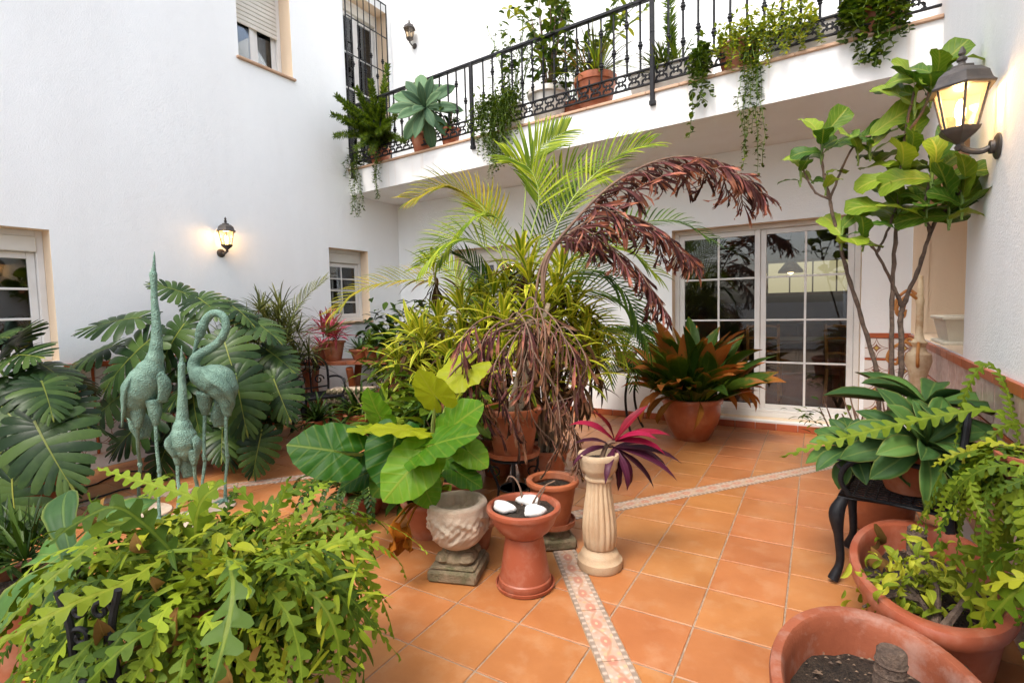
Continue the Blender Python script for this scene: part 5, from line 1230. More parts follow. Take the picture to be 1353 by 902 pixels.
# ---- dead fishtail palm
FT = []
for i in range(8):
    b = MB(); vs, fs, uv = ribbon(1, .10+.03*(i % 3), FISHT, .6+.3*(i % 4), 6, 2, .35+.15*(i % 3), .10, 1.5, 1.3, 0, 1.1*((i % 3)-1), i, 0, .25); FT.append((vs, fs, uv))
def fish_frond(t, path, n, L, mi_mat, q, hang=.8, name='dead_frond', subs=0, sublen=.3, start=.2, rach=.009, L2=1.0):
    b = MB(); S = smooth_path(path, 7); m = len(S); b.tube(S, lerp_list([rach, rach*.7, rach*.3], m), 6, mi=1)
    def leaflets(S, n, L, start):
        m = len(S)
        for k in range(n):
            f = start+(1-start)*(k+.5)/n; x = f*(m-1); i = min(int(x), m-2); p = S[i].lerp(S[i+1], x-i); T = (S[i+1]-S[i]).normalized()
            sd = T.cross(V((0, 0, 1)))
            sd = sd.normalized() if sd.length > .05 else V((q.uniform(-1, 1), q.uniform(-1, 1), 0)).normalized()
            for s in (-1, 1):
                d = T*q.uniform(.5, 1.0)+sd*(s*q.uniform(.2, .7))+V((0, 0, -hang*q.uniform(.5, 1.2)))
                vs, fs, uv = q.choice(FT); b.add(vs, fs, uv, 0, frame(p, d, scr(q.uniform(-.6, .6), q.uniform(-.3, .5), 1), L*q.uniform(.65, 1.2)*(1-.35*f)))
    if subs:
        for k in range(subs):
            f = start+(1-start)*(k+.5)/subs; x = f*(m-1); i = min(int(x), m-2); p = S[i].lerp(S[i+1], x-i); T = (S[i+1]-S[i]).normalized(); sd = T.cross(V((0, 0, 1))).normalized()
            for s in (-1, 1):
                l_ = sublen*q.uniform(.7, 1.2)*(1-.4*f); d = T*.6+sd*(s*.55)
                P2 = [p, p+d*l_*.4+V((0, 0, -.03)), p+d*l_*.75+V((0, 0, -l_*.35)), p+d*l_*.95+V((0, 0, -l_*.85*hang))]
                S2 = smooth_path(P2, 4); b.tube(S2, [.004]*len(S2), 4, mi=1); leaflets(S2, 8, L*.8, .15)
    leaflets(S, n, L, start)
    return b.build(name, [M_[mi_mat], M_['deadstem']], t, rel(t), ang=0)
db = V((-1.70, 2.84, .69)); q = random.Random(77)
t = thing('dead_fishtail_palm', 'withered fishtail palm with purple brown drooping fronds in the raised pot', 'palm', db)
def E(px, py, d=3.4): return pd_(px, py, d)
crown = E(700, 420, 3.35)
stalk(t, [db, db.lerp(crown, .5)+V((.02, 0, .03)), crown], [.035, .03, .024], M_['cane'], 'trunk')
stalk(t, [db+V((.05, .02, 0)), db.lerp(crown, .5)+V((.06, 0, .0)), E(725, 400, 3.4)], [.025, .02, .018], M_['cane'], 'trunk')
fish_frond(t, [E(718, 405), E(720, 345), E(760, 290), E(815, 238, 3.5), E(880, 208, 3.6), E(940, 210, 3.7), E(985, 235, 3.75)], 38, .32, 'l_dead', q, .42, subs=8, sublen=.50, start=.32, rach=.013)
fish_frond(t, [E(715, 400), E(730, 330), E(790, 285), E(850, 290, 3.5), E(905, 330, 3.6)], 22, .27, 'l_dead', q, .45, subs=6, sublen=.40, start=.3, rach=.010)
fish_frond(t, [E(705, 420), E(715, 350), E(745, 310), E(790, 315, 3.35), E(840, 350, 3.35), E(870, 395, 3.4)], 18, .23, 'l_dead', q, .5, subs=5, sublen=.26, start=.3)
fish_frond(t, [E(700, 425), E(665, 430, 3.2), E(630, 460, 3.05), E(598, 490, 2.95), E(578, 520, 2.9)], 14, .19, 'l_dead', q, 1.0, start=.25)
fish_frond(t, [E(700, 425), E(690, 435, 3.2), E(715, 480, 3.0), E(750, 540, 2.95), E(765, 590, 2.95)], 14, .18, 'l_deadb', q, 1.2, subs=3, sublen=.22, start=.25)
for px, l_, m_ in [(610, 120, 'l_dead'), (628, 150, 'l_deadb'), (775, 130, 'l_deadb'), (640, 170, 'l_dead'), (668, 185, 'l_deadb'), (690, 190, 'l_deadb'), (712, 200, 'l_deadb'), (735, 190, 'l_deadb'), (755, 150, 'l_dead'), (655, 140, 'l_dead'), (720, 150, 'l_deadb'), (700, 120, 'l_dead'), (745, 205, 'l_deadb')]:
    dd = q.uniform(2.85, 3.1)
    y0 = q.uniform(400, 455); x0 = q.uniform(660, 745)
    fish_frond(t, [E(x0, y0+10, 3.3), E((px+x0)/2, y0-q.uniform(0, 16), 3.2), E(px, y0+q.uniform(12, 40), dd), E(px+q.uniform(-14, 14), 440+l_*.5, dd), E(px+q.uniform(-34, 34), 440+l_*q.uniform(.6, 1.05), dd)], 15, .19, m_, q, q.uniform(.5, 1.3), start=.35, rach=.006)

# ================================================================ FISHBONE CACTUS
def fishbone(path, W, q, lobes=None, droopN=None, lobe_len=1.0):
    """flat zigzag stem: one blade whose two edges run in deep rounded lobes, left and right in turn"""
    S = smooth_path(path, 6); m = len(S); cum = [0]
    for i in range(m-1): cum.append(cum[-1]+(S[i+1]-S[i]).length)
    L = cum[-1]; per = W*.60; n = lobes or max(4, int(L/per)); per = L/n
    def at(s):
        s = max(0, min(L, s))
        for i in range(m-1):
            if cum[i+1] >= s or i == m-2:
                f = (s-cum[i])/max(1e-6, cum[i+1]-cum[i]); return S[i].lerp(S[i+1], f), (S[i+1]-S[i]).normalized()
    N = V(droopN) if droopN else V((0, 0, 1)); vs = []; uv = []; fs = []; b = MB()
    R_ = (.14, .26, .82, 1.0, .84, .22); SH = (.0, .10, .30, .42, .44, .16); K = 6; tot = n*K
    prev = None; jit = [q.uniform(.8, 1.15) for _ in range(n+2)]; tl = [q.uniform(-.12, .16) for _ in range(n+2)]
    for k in range(tot+1):
        s0 = k*per/K; p, T = at(s0); sd = T.cross(N+V((0, 0, .001)))
        sd = sd.normalized() if sd.length > .03 else T.cross(V((1, .3, 0))).normalized(); up = sd.cross(T)
        f = s0/L; env = min(1, .30+f*4)*min(1, .10+(1-f)*3.0)
        row = [len(vs)]; vs.append(p+up*W*.03); uv.append((.5, f))
        for sg, off in ((-1, 0), (1, K//2)):
            j = (k+off) % K; lo = (k+off)//K; r = W*.5*env*lobe_len*(R_[j] if j in (0, 5) else R_[j]*jit[lo]); sh = per*SH[j]*env
            o_ = up*(-W*.10*R_[j]**2+W*tl[lo]*R_[j])
            for w_ in (.45, 1.0):
                row.append(len(vs)); vs.append(p+sd*(sg*r*w_)+T*(sh*w_*w_)+o_*w_); uv.append((.5+sg*.5*R_[j]*w_*.95, f))
        if prev:
            c, a1, a2, b1, b2 = prev; C, A1, A2, B1, B2 = row
            fs += [(c, C, A1, a1), (a1, A1, A2, a2), (C, c, b1, B1), (B1, b1, b2, B2)]
        prev = row
    b.add(vs, fs, uv); return b
def cactus_mass(label, name, root, origin, n, q, lens, width, az=(0, 2*PI), up=(.1, .9), rad=.15, fallf=1.0, mats=('l_fish', 'l_fishy'), nvar=20, group=None):
    t = thing(name, label, 'plant', root)
    var = []
    for i in range(nvar):
        L = q.uniform(*lens); e = q.uniform(*up); g = q.uniform(.7, 1.5)*fallf; W = q.uniform(*width)
        P_ = [V((0, 0, 0))]; v = V((math.cos(e), 0, math.sin(e))); st = L/6; side = q.uniform(-.18, .18)
        for k in range(6): P_.append(P_[-1]+v*st); v = (v+V((0, side, -.42*g*(1 if k > 0 else .5)))).normalized()
        var.append(fishbone(P_, W, q).mesh('stem', M_[mats[0] if q.random() < .72 else mats[1]], ang=0))
    for k in range(n):
        a = q.uniform(*az); r = rad*math.sqrt(q.random()); p = V(origin)+V((r*math.cos(a), r*math.sin(a), q.uniform(-.06, .05)))
        inst(q.choice(var), 'stem', t, rel(t)@Matrix.Translation(p)@Matrix.Rotation(a+q.gauss(0, .75), 4, 'Z')@Matrix.Rotation(q.uniform(-.7, .7), 4, 'X')@Matrix.Scale(q.uniform(.6, 1.1), 4))
    return t
q = random.Random(55)
fo = pd_(285, 735, 1.60)
iron_stand('black scrolled iron stand under the big fishbone cactus', (fo.x, fo.y, 0), .16, .34)
pot('terracotta_pot', 'terracotta pot buried under the big fishbone cactus', (fo.x, fo.y, .345), .19, .20, soil=.04)
t = cactus_mass('huge trailing fishbone cactus spilling over its pot and stand', 'fishbone_cactus', (fo.x, fo.y, .60), (fo.x, fo.y, .57), 297, q, (.24, .50), (.040, .066), rad=.31, up=(-.4, 1.1), fallf=1.15)
def stem(t, pts, W, mat, N=None, q=q, ll=1.0, lobes=None):
    b = fishbone([pd_(*p) for p in pts], W, q, lobes, N, ll); b.build('stem', M_[mat], t, rel(t), ang=0)
vN = scr(0, .55, .8)
for pts, W, mat, ll in [
    ([(285, 700, 1.6), (262, 660, 1.6), (215, 642, 1.6), (165, 628, 1.62), (128, 616, 1.65)], .062, 'l_fish', 1),
    ([(215, 735, 1.35), (165, 768, 1.25), (105, 792, 1.18), (40, 825, 1.12), (-20, 862, 1.08)], .066, 'l_fishy', 1),
    ([(180, 690, 1.4), (120, 720, 1.3), (60, 770, 1.22), (0, 830, 1.15)], .052, 'l_fishy', 1),
    ([(240, 740, 1.4), (190, 690, 1.38), (150, 668, 1.36), (100, 690, 1.33), (60, 720, 1.3)], .072, 'l_fish', 1.1),
    ([(205, 745, 1.45), (185, 690, 1.42), (140, 690, 1.4), (115, 650, 1.38)], .060, 'l_fish', 1.2),
    ([(262, 720, 1.45), (258, 690, 1.45), (270, 655, 1.45), (300, 635, 1.45)], .075, 'l_fishy', 1.1),
    ([(300, 735, 1.35), (308, 770, 1.25), (300, 830, 1.18), (280, 905, 1.12)], .085, 'l_fishb', 1.2),
    ([(330, 720, 1.5), (390, 735, 1.5), (440, 715, 1.5), (502, 700, 1.5)], .062, 'l_fish', 1),
    ([(340, 700, 1.6), (365, 672, 1.62), (375, 650, 1.62), (382, 628, 1.62)], .05, 'l_fishy', 1),
    ([(320, 690, 1.6), (340, 680, 1.6), (325, 655, 1.6), (308, 640, 1.6)], .05, 'l_fish', 1),
    ([(380, 740, 1.5), (430, 755, 1.45), (465, 790, 1.42), (500, 830, 1.42)], .058, 'l_fish', 1),
    ([(370, 760, 1.4), (420, 790, 1.33), (445, 840, 1.3), (450, 905, 1.3)], .060, 'l_fishy', 1),
    ([(350, 770, 1.35), (380, 810, 1.28), (395, 860, 1.25), (400, 920, 1.22)], .058, 'l_fish', 1),
    ([(250, 770, 1.35), (215, 810, 1.25), (200, 860, 1.2), (190, 920, 1.2)], .056, 'l_fish', 1),
    ([(420, 720, 1.6), (470, 730, 1.6), (490, 770, 1.6), (495, 830, 1.6)], .05, 'l_fish', 1),
    ([(400, 700, 1.65), (440, 690, 1.65), (470, 710, 1.65), (485, 750, 1.65)], .05, 'l_fishy', 1)]:
    if mat == 'l_fishb' and 'l_fishb' not in M_: M_['l_fishb'] = leafm('blue_green_fishbone_stem', (.13, .24, .06), (.075, .16, .045), (.30, .40, .12), rough=.42, trans=.12, lateral=False, vw=.06)
    stem(t, pts, W, mat, vN, ll=ll)
WL = leaf_meshes('withered_leaf', M_['l_brown'], 4, lambda i: ribbon(1, .42, OVAL, .9+.3*i, 7, 1, .7, .12, 1.6, 1.2, 0, 1.0*(i-1.5), i))
for px, py, d in [(140, 655, 1.5), (150, 780, 1.25), (130, 815, 1.2), (235, 800, 1.25), (230, 850, 1.25), (180, 700, 1.35), (255, 860, 1.22), (120, 680, 1.4), (160, 830, 1.22), (300, 870, 1.2), (345, 850, 1.25), (200, 760, 1.3)]:
    inst(q.choice(WL), 'withered_leaf', t, rel(t)@frame(pd_(px, py, d), scr(q.uniform(-.6, .6), -1, q.uniform(-.3, .3)), scr(.2, .2, 1), q.uniform(.07, .12), q.uniform(-.8, .8)))
YL = leaf_meshes('yellow_leaf', M_['l_fishy'], 3, lambda i: ribbon(1, .4, OVAL, .6+.3*i, 6, 1, .4, .03, 1.6))
for k in range(130):
    p = pd_(q.uniform(190, 360), q.uniform(690, 800), q.uniform(1.4, 1.62)); d = azel(q.uniform(0, 6.28), q.uniform(-.2, .9))
    inst(q.choice(YL), 'leaf', t, rel(t)@frame(p, d, V((0, 0, 1))-d*.2, q.uniform(.05, .09), q.uniform(-.4, .4)))

# right wall fishbone cactus in a hanging pot
ro = V((.565, 2.02, .86))
t = thing('hanging_pot', 'terracotta wall pot hung from an iron ring on the side wall', 'pot', (ro.x, ro.y, .70))
b = MB(); b.lathe([(.06, 0), (.075, .05), (.098, .15), (.105, .18), (.112, .182), (.112, .20), (.10, .20), (.095, .17)], 28); b.f.pop(); b.mi.pop(); b.build('pot_body', M_['terra_old'], t)
b = MB(); torus(b, .108, .17, .006); b.tube([(.10, 0, .17), (.155, 0, .17)], .006, 6); b.build('wall_ring', M_['iron'], t)
s = MB(); soil_disc(s, .097, .178, amp=.005); s.build('soil', M_['soil'], t, ang=0)
t = cactus_mass('fishbone cactus trailing from the wall pot over the tubs', 'fishbone_cactus', ro, ro, 90, q, (.20, .42), (.036, .058), az=(PI*.6, PI*1.6), rad=.10, fallf=2.4, up=(-.5, .5), nvar=18)
for pts, W, mat, ll in [
    ([(1345, 570, 1.95), (1310, 540, 2.05), (1255, 545, 2.15), (1190, 558, 2.2), (1110, 578, 2.25), (1030, 602, 2.3)], .075, 'l_fish', 1.05),
    ([(1348, 590, 1.9), (1325, 500, 2.1), (1300, 480, 2.15), (1275, 520, 2.15), (1262, 590, 2.15)], .05, 'l_fish', 1),
    ([(1350, 600, 1.9), (1310, 590, 1.95), (1260, 600, 2.0), (1230, 615, 2.0)], .045, 'l_fishy', 1),
    ([(1350, 640, 1.85), (1310, 650, 1.9), (1270, 665, 1.9), (1235, 700, 1.9)], .06, 'l_fish', 1),
    ([(1353, 700, 1.8), (1310, 715, 1.8), (1270, 735, 1.8), (1240, 770, 1.8)], .05, 'l_fishy', 1),
    ([(1356, 690, 1.7), (1320, 700, 1.7), (1290, 760, 1.7), (1280, 830, 1.7)], .07, 'l_fish', 1.1),
    ([(1360, 760, 1.6), (1325, 770, 1.6), (1300, 810, 1.6), (1290, 860, 1.6)], .065, 'l_fishy', 1.1),
    ([(1358, 640, 1.7), (1335, 680, 1.65), (1325, 740, 1.6), (1325, 810, 1.6)], .07, 'l_fish', 1.1),
    ([(1358, 560, 1.9), (1330, 560, 1.9), (1300, 590, 1.9), (1280, 640, 1.9)], .05, 'l_fishy', 1)]:
    stem(t, pts, W, mat, vN, ll=ll)

# wilting plant in the second tub
wp = V((.30, 2.22, .24)); t = thing('wilting_plant', 'wilting pale green plant on woody branches in the oval tub', 'plant', wp)
br = [[(1290, 905, 1.55), (1245, 840, 1.7), (1215, 790, 1.8), (1180, 755, 1.9)], [(1235, 825, 1.72), (1238, 780, 1.8), (1232, 740, 1.9)], [(1240, 835, 1.7), (1275, 790, 1.75), (1290, 750, 1.8)], [(1215, 790, 1.8), (1180, 785, 1.85), (1140, 800, 1.85)]]
for p_ in br: stalk(t, [wp+V((.03, -.1, 0))] + [pd_(*p) for p in p_] if p_ is br[0] else [pd_(*p) for p in p_], [.016, .011, .005], M_['bark'], 'branch')
SM = leaf_meshes('leaf', M_['l_smally'], 5, lambda i: ribbon(1, .34, OVAL, .9+.35*i, 7, 1, .6, .06, 1.3, 1.2, 0, .4*(i-2), i))
for k in range(290):
    p = pd_(q.gauss(1225, 46), q.gauss(772, 36), q.uniform(1.72, 2.0)); a = q.uniform(0, 6.28); d = azel(a, q.uniform(-1.3, .3))
    inst(q.choice(SM), 'leaf', t, rel(t)@frame(p, d, V((0, 0, 1))+scr(0, 0, .6), q.uniform(.035, .085), q.uniform(-.7, .7)))
for px, py, d in [(1155, 690, 2.2), (1150, 720, 2.15), (1165, 735, 2.1), (1130, 730, 2.2), (1148, 760, 2.1)]:
    inst(q.choice(WL), 'withered_leaf', t, rel(t)@frame(pd_(px, py, d), scr(q.uniform(-.3, .6), -1, .2), scr(.1, .2, 1), q.uniform(.09, .15), q.uniform(-.8, .8)))
# fine tangled shoots filling the cactus on its far side and low down
tt = [o for o in COL.objects if o.get('label', '').startswith('huge trailing fishbone')][0]; q = random.Random(303)
for k in range(10):
    b = MB()
    for s_ in range(100):
        px = min(470, q.gauss(385, 50)) if k < 5 else max(120, q.gauss(250, 60)); py = min(890, max(725, q.gauss(800, 55))); d = q.uniform(1.35, 1.62)
        p = pd_(px, py, d); dr = (azel(q.uniform(0, 6.28), q.uniform(-1.2, .5))); vs, fs, uv = ribbon(q.uniform(.05, .13), q.uniform(.008, .018), STRAP, q.uniform(.2, 1.3), 5, 1, .3, 0, 3, 1.3, 0, q.uniform(-1, 1))
        b.add(vs, fs, uv, 0, frame(p, dr, V((0, 0, 1))+scr(0, 0, .5)))
    o = b.build('fine_shoots', M_['l_fishy'] if k % 2 else M_['l_fish'], tt, rel(tt), ang=0); o['kind'] = 'stuff'
# ================================================================ BACK CORNER GROUP
def bush_mesh(n, spread, leaf, q, mat, name='foliage', hgt=(0, 1), el=(-.6, .9), scale=(.8, 1.2)):
    """n leaves spread through an uneven ellipsoid (rx, ry, rz)"""
    b = MB(); cl = [(V((q.gauss(0, .45), q.gauss(0, .45), q.uniform(*hgt))), q.uniform(.25, .5)) for _ in range(max(4, n//45))]
    for k in range(n):
        c, r = q.choice(cl); p = c+V((q.gauss(0, r*.6), q.gauss(0, r*.6), q.gauss(0, r*.45))); p = V((p.x*spread[0], p.y*spread[1], max(.0, p.z)*spread[2]))
        o = V((p.x, p.y, 0)); a = math.atan2(o.y, o.x)+q.uniform(-.9, .9); d = azel(a, q.uniform(*el)); vs, fs, uv = leaf(q)
        b.add(vs, fs, uv, 0, frame(p, d, V((0, 0, 1))-d*.2, q.uniform(*scale), q.uniform(-.5, .5)))
    return b
def spray(t, c, axis, n, L, W, mat, q, e0=R(85), e1=R(-5), bend=(.4, 1.3), name='leaf_rosette', prof=STRAP):
    """a rosette of thin leaves as one part"""
    b = MB(); z = V(axis).normalized(); x = z.cross(V((.3, .8, .1))).normalized(); y = z.cross(x)
    for k in range(n):
        f = k/max(1, n-1); a = k*2.399+q.uniform(-.3, .3); e = e0+(e1-e0)*f+q.uniform(-.15, .15); r = x*math.cos(a)+y*math.sin(a); d = r*math.cos(e)+z*math.sin(e)
        vs, fs, uv = ribbon(L*q.uniform(.7, 1.1), W*q.uniform(.8, 1.2), prof, q.uniform(*bend), 6, 1, .35, 0, pw=1.4); b.add(vs, fs, uv, 0, frame(V(c)+r*.01, d, z*math.cos(e)-r*math.sin(e)*.9+V((0, 0, .15))))
    o = b.build(name, M_[mat], t, rel(t), ang=0); o['kind'] = 'stuff'; return o
q = random.Random(91)
# shelf of terracotta arches
bs = thing('clay_bench', 'low terracotta bench with curved supports crowded with pots in the corner', 'bench', (-4.92, 4.42, 0), R(28))
for sx in (-.52, .02, .52):
    b = MB(); b.tube(smooth_path([(sx, -.16, .02), (sx, -.22, .18), (sx, -.08, .42), (sx, -.16, .68)]), .045, 8); b.tube(smooth_path([(sx, .16, .02), (sx, .22, .18), (sx, .08, .42), (sx, .16, .68)]), .045, 8); b.tube([(sx, -.16, .05), (sx, .16, .05)], .03, 8); b.build('support', M_['terra_gloss'], bs)
for k in range(6):
    b = MB(); b.box((-.62+k*.207, -.2, .72), (-.62+k*.207+.203, .2, .765), .006); b.build('slab', M_['terra'], bs)
b = MB(); b.box((-.6, -.05, .30), (.6, -.0, .36), .006); b.build('rail', M_['terra_gloss'], bs)
bp = lambda x, y: (-4.92+x*math.cos(R(28))-y*math.sin(R(28)), 4.42+x*math.sin(R(28))+y*math.cos(R(28)), .767)
def potted(px, lab, r, h, mat='terra'): return pot('terracotta_pot', lab, px, r, h, mat)
l0 = bp(-.20, -.06); potted(l0, 'terracotta pot with the pink bromeliad on the clay bench', .13, .24)
l1 = bp(.10, .02); potted(l1, 'shallow terracotta pot beside the shell trough on the clay bench', .12, .13)
l2 = bp(.46, 0); potted(l2, 'terracotta bowl at the corner end of the clay bench', .15, .15, 'terra_old')
t = thing('bromeliad', 'pink red bromeliad standing in a terracotta pot on the bench', 'plant', (l0[0], l0[1], l0[2]+.21))
for k in range(6): spray(t, V((l0[0], l0[1], l0[2]+.23))+V((q.uniform(-.12, .12), q.uniform(-.12, .12), q.uniform(0, .22))), V((q.uniform(-.5, .5), q.uniform(-.5, .5), 1)), 20, .26, .022, 'l_pink', q)
t = thing('aloe', 'grey green aloe rosette in the shallow pot on the bench', 'plant', (l1[0], l1[1], l1[2]+.1)); spray(t, V((l1[0], l1[1], l1[2]+.12)), (0, 0, 1), 20, .22, .03, 'l_agaveg', q, R(75), R(0), (-.3, .3))
t = thing('strap_plant', 'drooping strap leaved plant at the corner end of the bench', 'plant', (l2[0], l2[1], l2[2]+.12)); spray(t, V((l2[0], l2[1], l2[2]+.14)), (0, 0, 1), 44, .42, .045, 'l_dark', q, R(80), R(0), (.8, 2.2))
# shell trough
tr = thing('shell_trough', 'pale stone trough faced with shells before the clay bench', 'trough', (-4.60, 4.12, 0), R(28))
b = MB(); b.box((-.26, -.13, .30), (.26, .13, .48), .02); b.build('trough_body', M_['stone'], tr)
for sx in (-1, 1):
    b = MB(); b.lathe([(.07, 0), (.075, .03), (.05, .08), (.045, .2), (.07, .27), (.08, .299)], 14, (sx*.17, 0, 0)); b.build('foot', M_['terra_gloss'], tr)
sh = MB(); sh.lathe([(0, .018), (.5, .014), (.9, .004), (1, 0)], 12, fn=lambda a, r, z: r*(1+.08*math.sin(6*a)), sx=.034, sy=.034); shm = sh.mesh('shell', M_['stone_dark'])
for i in range(8):
    for j in range(3): inst(shm, 'shell', tr, Matrix.Translation((-.225+i*.064+(.03 if j % 2 else 0), -.131, .335+j*.062))@Matrix.Rotation(PI/2, 4, 'X')@Matrix.Rotation(q.uniform(0, 6), 4, 'Z')@Matrix.Scale(1, 4))
# grey green sprawling shrub by the wall
t = thing('grey_shrub', 'sprawling grey green shrub with thin arching leaves against the long wall', 'plant', (-5.27, 3.40, .30))
pot('terracotta_pot', 'terracotta pot of the grey green shrub by the long wall', (-5.27, 3.40, 0), .18, .32)
for k in range(40):
    c = V((-5.27, 3.50, .68))+V((q.uniform(-.20, .45), q.uniform(-.55, .50), q.uniform(.0, .72)))
    spray(t, c, V((q.uniform(-.4, .7), q.uniform(-.6, .6), q.uniform(.5, 1.2))), 22, q.uniform(.22, .36), .016, 'l_grey', q, R(85), R(-15), (.3, 1.2))
    if k % 2 == 0: stalk(t, [V((-5.27, 3.40, .30)), V((-5.27, 3.40, .30)).lerp(c, .6)+V((0, 0, .05)), c], [.010, .006], M_['deadstem'])
frond(t, [V((-5.26, 3.40, .32)), pd_(370, 470, 5.6), pd_(385, 420, 5.6), pd_(405, 390, 5.6), pd_(430, 368, 5.6)], scr(-.3, .6, .6), 30, .26, .014, 'l_grey', start=.3, q=q)
# dark leafy shrubs in the corner and along the back wall
def oval_leaf(L, W): return lambda q: ribbon(L, W, OVAL, q.uniform(.4, 1.1), 5, 1, .3, .02, 1.4)
def shrub(label, base, spread, n, mat, L, W, seed, name='leafy_shrub', hgt=(0, 1), el=(-.7, .8), potr=.16):
    q = random.Random(seed); t = thing(name, label, 'plant', base)
    if potr: pot('terracotta_pot', 'terracotta pot of the '+label, (base[0], base[1], base[2]-.26 if base[2] > .26 else 0), potr, .28 if base[2] > .26 else max(.05, base[2]+.02))
    o = bush_mesh(n, spread, oval_leaf(L, W), q, mat, hgt=hgt, el=el).build('foliage', M_[mat], t, ang=0); o['kind'] = 'stuff'
    b = MB()
    for k in range(9): a = q.uniform(0, 6.28); b.tube(smooth_path([(0, 0, -.02), (.3*spread[0]*math.cos(a), .3*spread[1]*math.sin(a), spread[2]*.4), (.6*spread[0]*math.cos(a), .6*spread[1]*math.sin(a), spread[2]*.85)], 4), lerp_list([.012, .008, .004], 9), 5)
    b.build('stems', M_['deadstem'], t)['kind'] = 'stuff'
    return t
shrub('dark leafy shrub filling the corner behind the clay bench', (-5.05, 5.20, .27), (.50, .45, 1.0), 520, 'l_dark', .16, .07, 1)
shrub('dark leafy shrub under the back window', (-4.35, 5.30, .27), (.60, .45, .95), 480, 'l_dark', .18, .06, 2)
shrub('glossy low shrub between the clay bench and the dracaenas', (-3.85, 4.55, .27), (.50, .45, .75), 380, 'l_small', .15, .05, 3)
shrub('tangled green undergrowth below the dracaenas', (-2.45, 3.05, .22), (.45, .36, .62), 380, 'l_palmd', .24, .028, 4)
shrub('broad leaved green plant under the raised palm pot', (-2.15, 2.78, .20), (.30, .28, .5), 150, 'l_small', .17, .09, 5, el=(-.5, .9))
# red potted rubber leaf and dark fern by the elephant ear
def fern(label, base, n, L, q, mat, name='fern', lw=.012, tag_pot=None, r0=.04):
    t = thing(name, label, 'plant', base); base = V(base)
    for k in range(n):
        a = k*2.399+q.uniform(-.3, .3); e = q.uniform(.35, 1.2); d = azel(a, e); l_ = L*q.uniform(.7, 1.1); h = azel(a, 0); p = base+h*r0
        frond(t, [p, p+d*l_*.35, p+d*l_*.6+h*l_*.12, p+d*l_*.7+h*l_*.35-V((0, 0, l_*.12)), p+d*l_*.68+h*l_*.55-V((0, 0, l_*.38))], V((0, 0, 1)), 16, l_*.16, lw, mat, q=q, start=.12, droop=.3, rach=.004, vlift=.05)
    return t
fern('dark green lacy fern on the tiles beside the elephant ear', (-2.62, 2.42, .12), 34, .42, q, 'l_dark', lw=.026)
pot('terracotta_pot', 'dark bowl of the lacy fern on the tiles', (-2.62, 2.42, 0), .13, .14, 'terra_old')
# marble side table with a green palm near the aspidistra
tb = thing('marble_table', 'small worn marble table on iron legs by the back wall', 'table', (-1.98, 5.35, 0))
b = MB(); b.box((-.36, -.24, .655), (.36, .24, .69), .008); b.build('tabletop', M_['marble'], tb)
for sx in (-1, 1):
    for sy in (-1, 1): b = MB(); b.tube(smooth_path([(sx*.30, sy*.18, .654), (sx*.25, sy*.15, .4), (sx*.28, sy*.17, .15), (sx*.33, sy*.20, .01)]), .013, 7); b.build('leg', M_['iron'], tb)
pot('terracotta_pot', 'shallow terracotta bowl on the marble table', (-2.12, 5.33, .692), .13, .10)
pot('terracotta_pot', 'terracotta pot of the drooping green palm on the marble table', (-1.78, 5.35, .692), .11, .16)
t = thing('parlour_palm', 'deep green drooping palm on the marble table next to the aspidistra', 'palm', (-1.78, 5.35, .84)); sp = V((-1.78, 5.35, .84))
for k in range(15):
    a = -PI*.9+k*.42+q.uniform(-.2, .2); h = azel(a, 0); l_ = q.uniform(.38, .55)
    frond(t, [sp, sp+h*.08+V((0, 0, .20)), sp+h*l_*.6+V((0, 0, .22)), sp+h*l_*.95+V((0, 0, .02)), sp+h*l_*1.1+V((0, 0, -.28))], V((0, 0, 1)), 22, .24, .013, 'l_palmd', stem='stemg', q=q, start=.25, droop=.5, rach=.006)
t = thing('grass_plant', 'yellow green grassy plant in the shallow bowl on the marble table', 'plant', (-2.12, 5.33, .78)); spray(t, (-2.12, 5.33, .79), (0, 0, 1), 60, .42, .016, 'l_palm', q, R(88), R(15), (.5, 1.6))
spray(t, (-2.08, 5.30, .79), (.3, -.3, 1), 40, .36, .018, 'l_drac', q, R(88), R(10), (.5, 1.6))

# ================================================================ RIGHT CORNER ORNAMENTS
cs = thing('cream_plant_stand', 'cream painted iron stand with curling ochre brackets by the fig', 'stand', py_(1212, 530, 4.35)); L0 = V(cs.location); L0.z = 0; cs.location = L0
b = MB(); b.lathe([(.11, 0), (.12, .02), (.05, .06), (.03, .15), (.026, .55), (.032, .72), (.05, .84), (.075, .93), (.07, .98), (.045, 1.0), (.035, 1.03), (.05, 1.06), (.03, 1.08), (.022, 1.12), (.02, 1.30), (.026, 1.34), (.018, 1.36), (.014, 1.5), (0, 1.51)], 16); b.build('column', M_['cream_iron'], cs)
for k, (z, r_) in enumerate([(1.03, .10), (1.03, .10), (1.05, .09), (1.35, .08), (1.38, .08)]):
    a = (PI, PI*1.45, PI*.7, PI*1.1, PI*.9)[k]; c, s_ = math.cos(a), math.sin(a); m = MB()
    m.tube(smooth_path([(.02*c, .02*s_, z), (r_*.8*c, r_*.8*s_, z+.03), (r_*1.5*c, r_*1.5*s_, z-.02), (r_*1.7*c, r_*1.7*s_, z-.09), (r_*1.2*c, r_*1.2*s_, z-.12), (r_*1.05*c, r_*1.05*s_, z-.07)]), .010, 7); m.build('bracket', M_['orange_iron'], cs)
wb = thing('window_box', 'cream plastic window box on the niche ledge', 'planter', (.90, 4.75, 1.03))
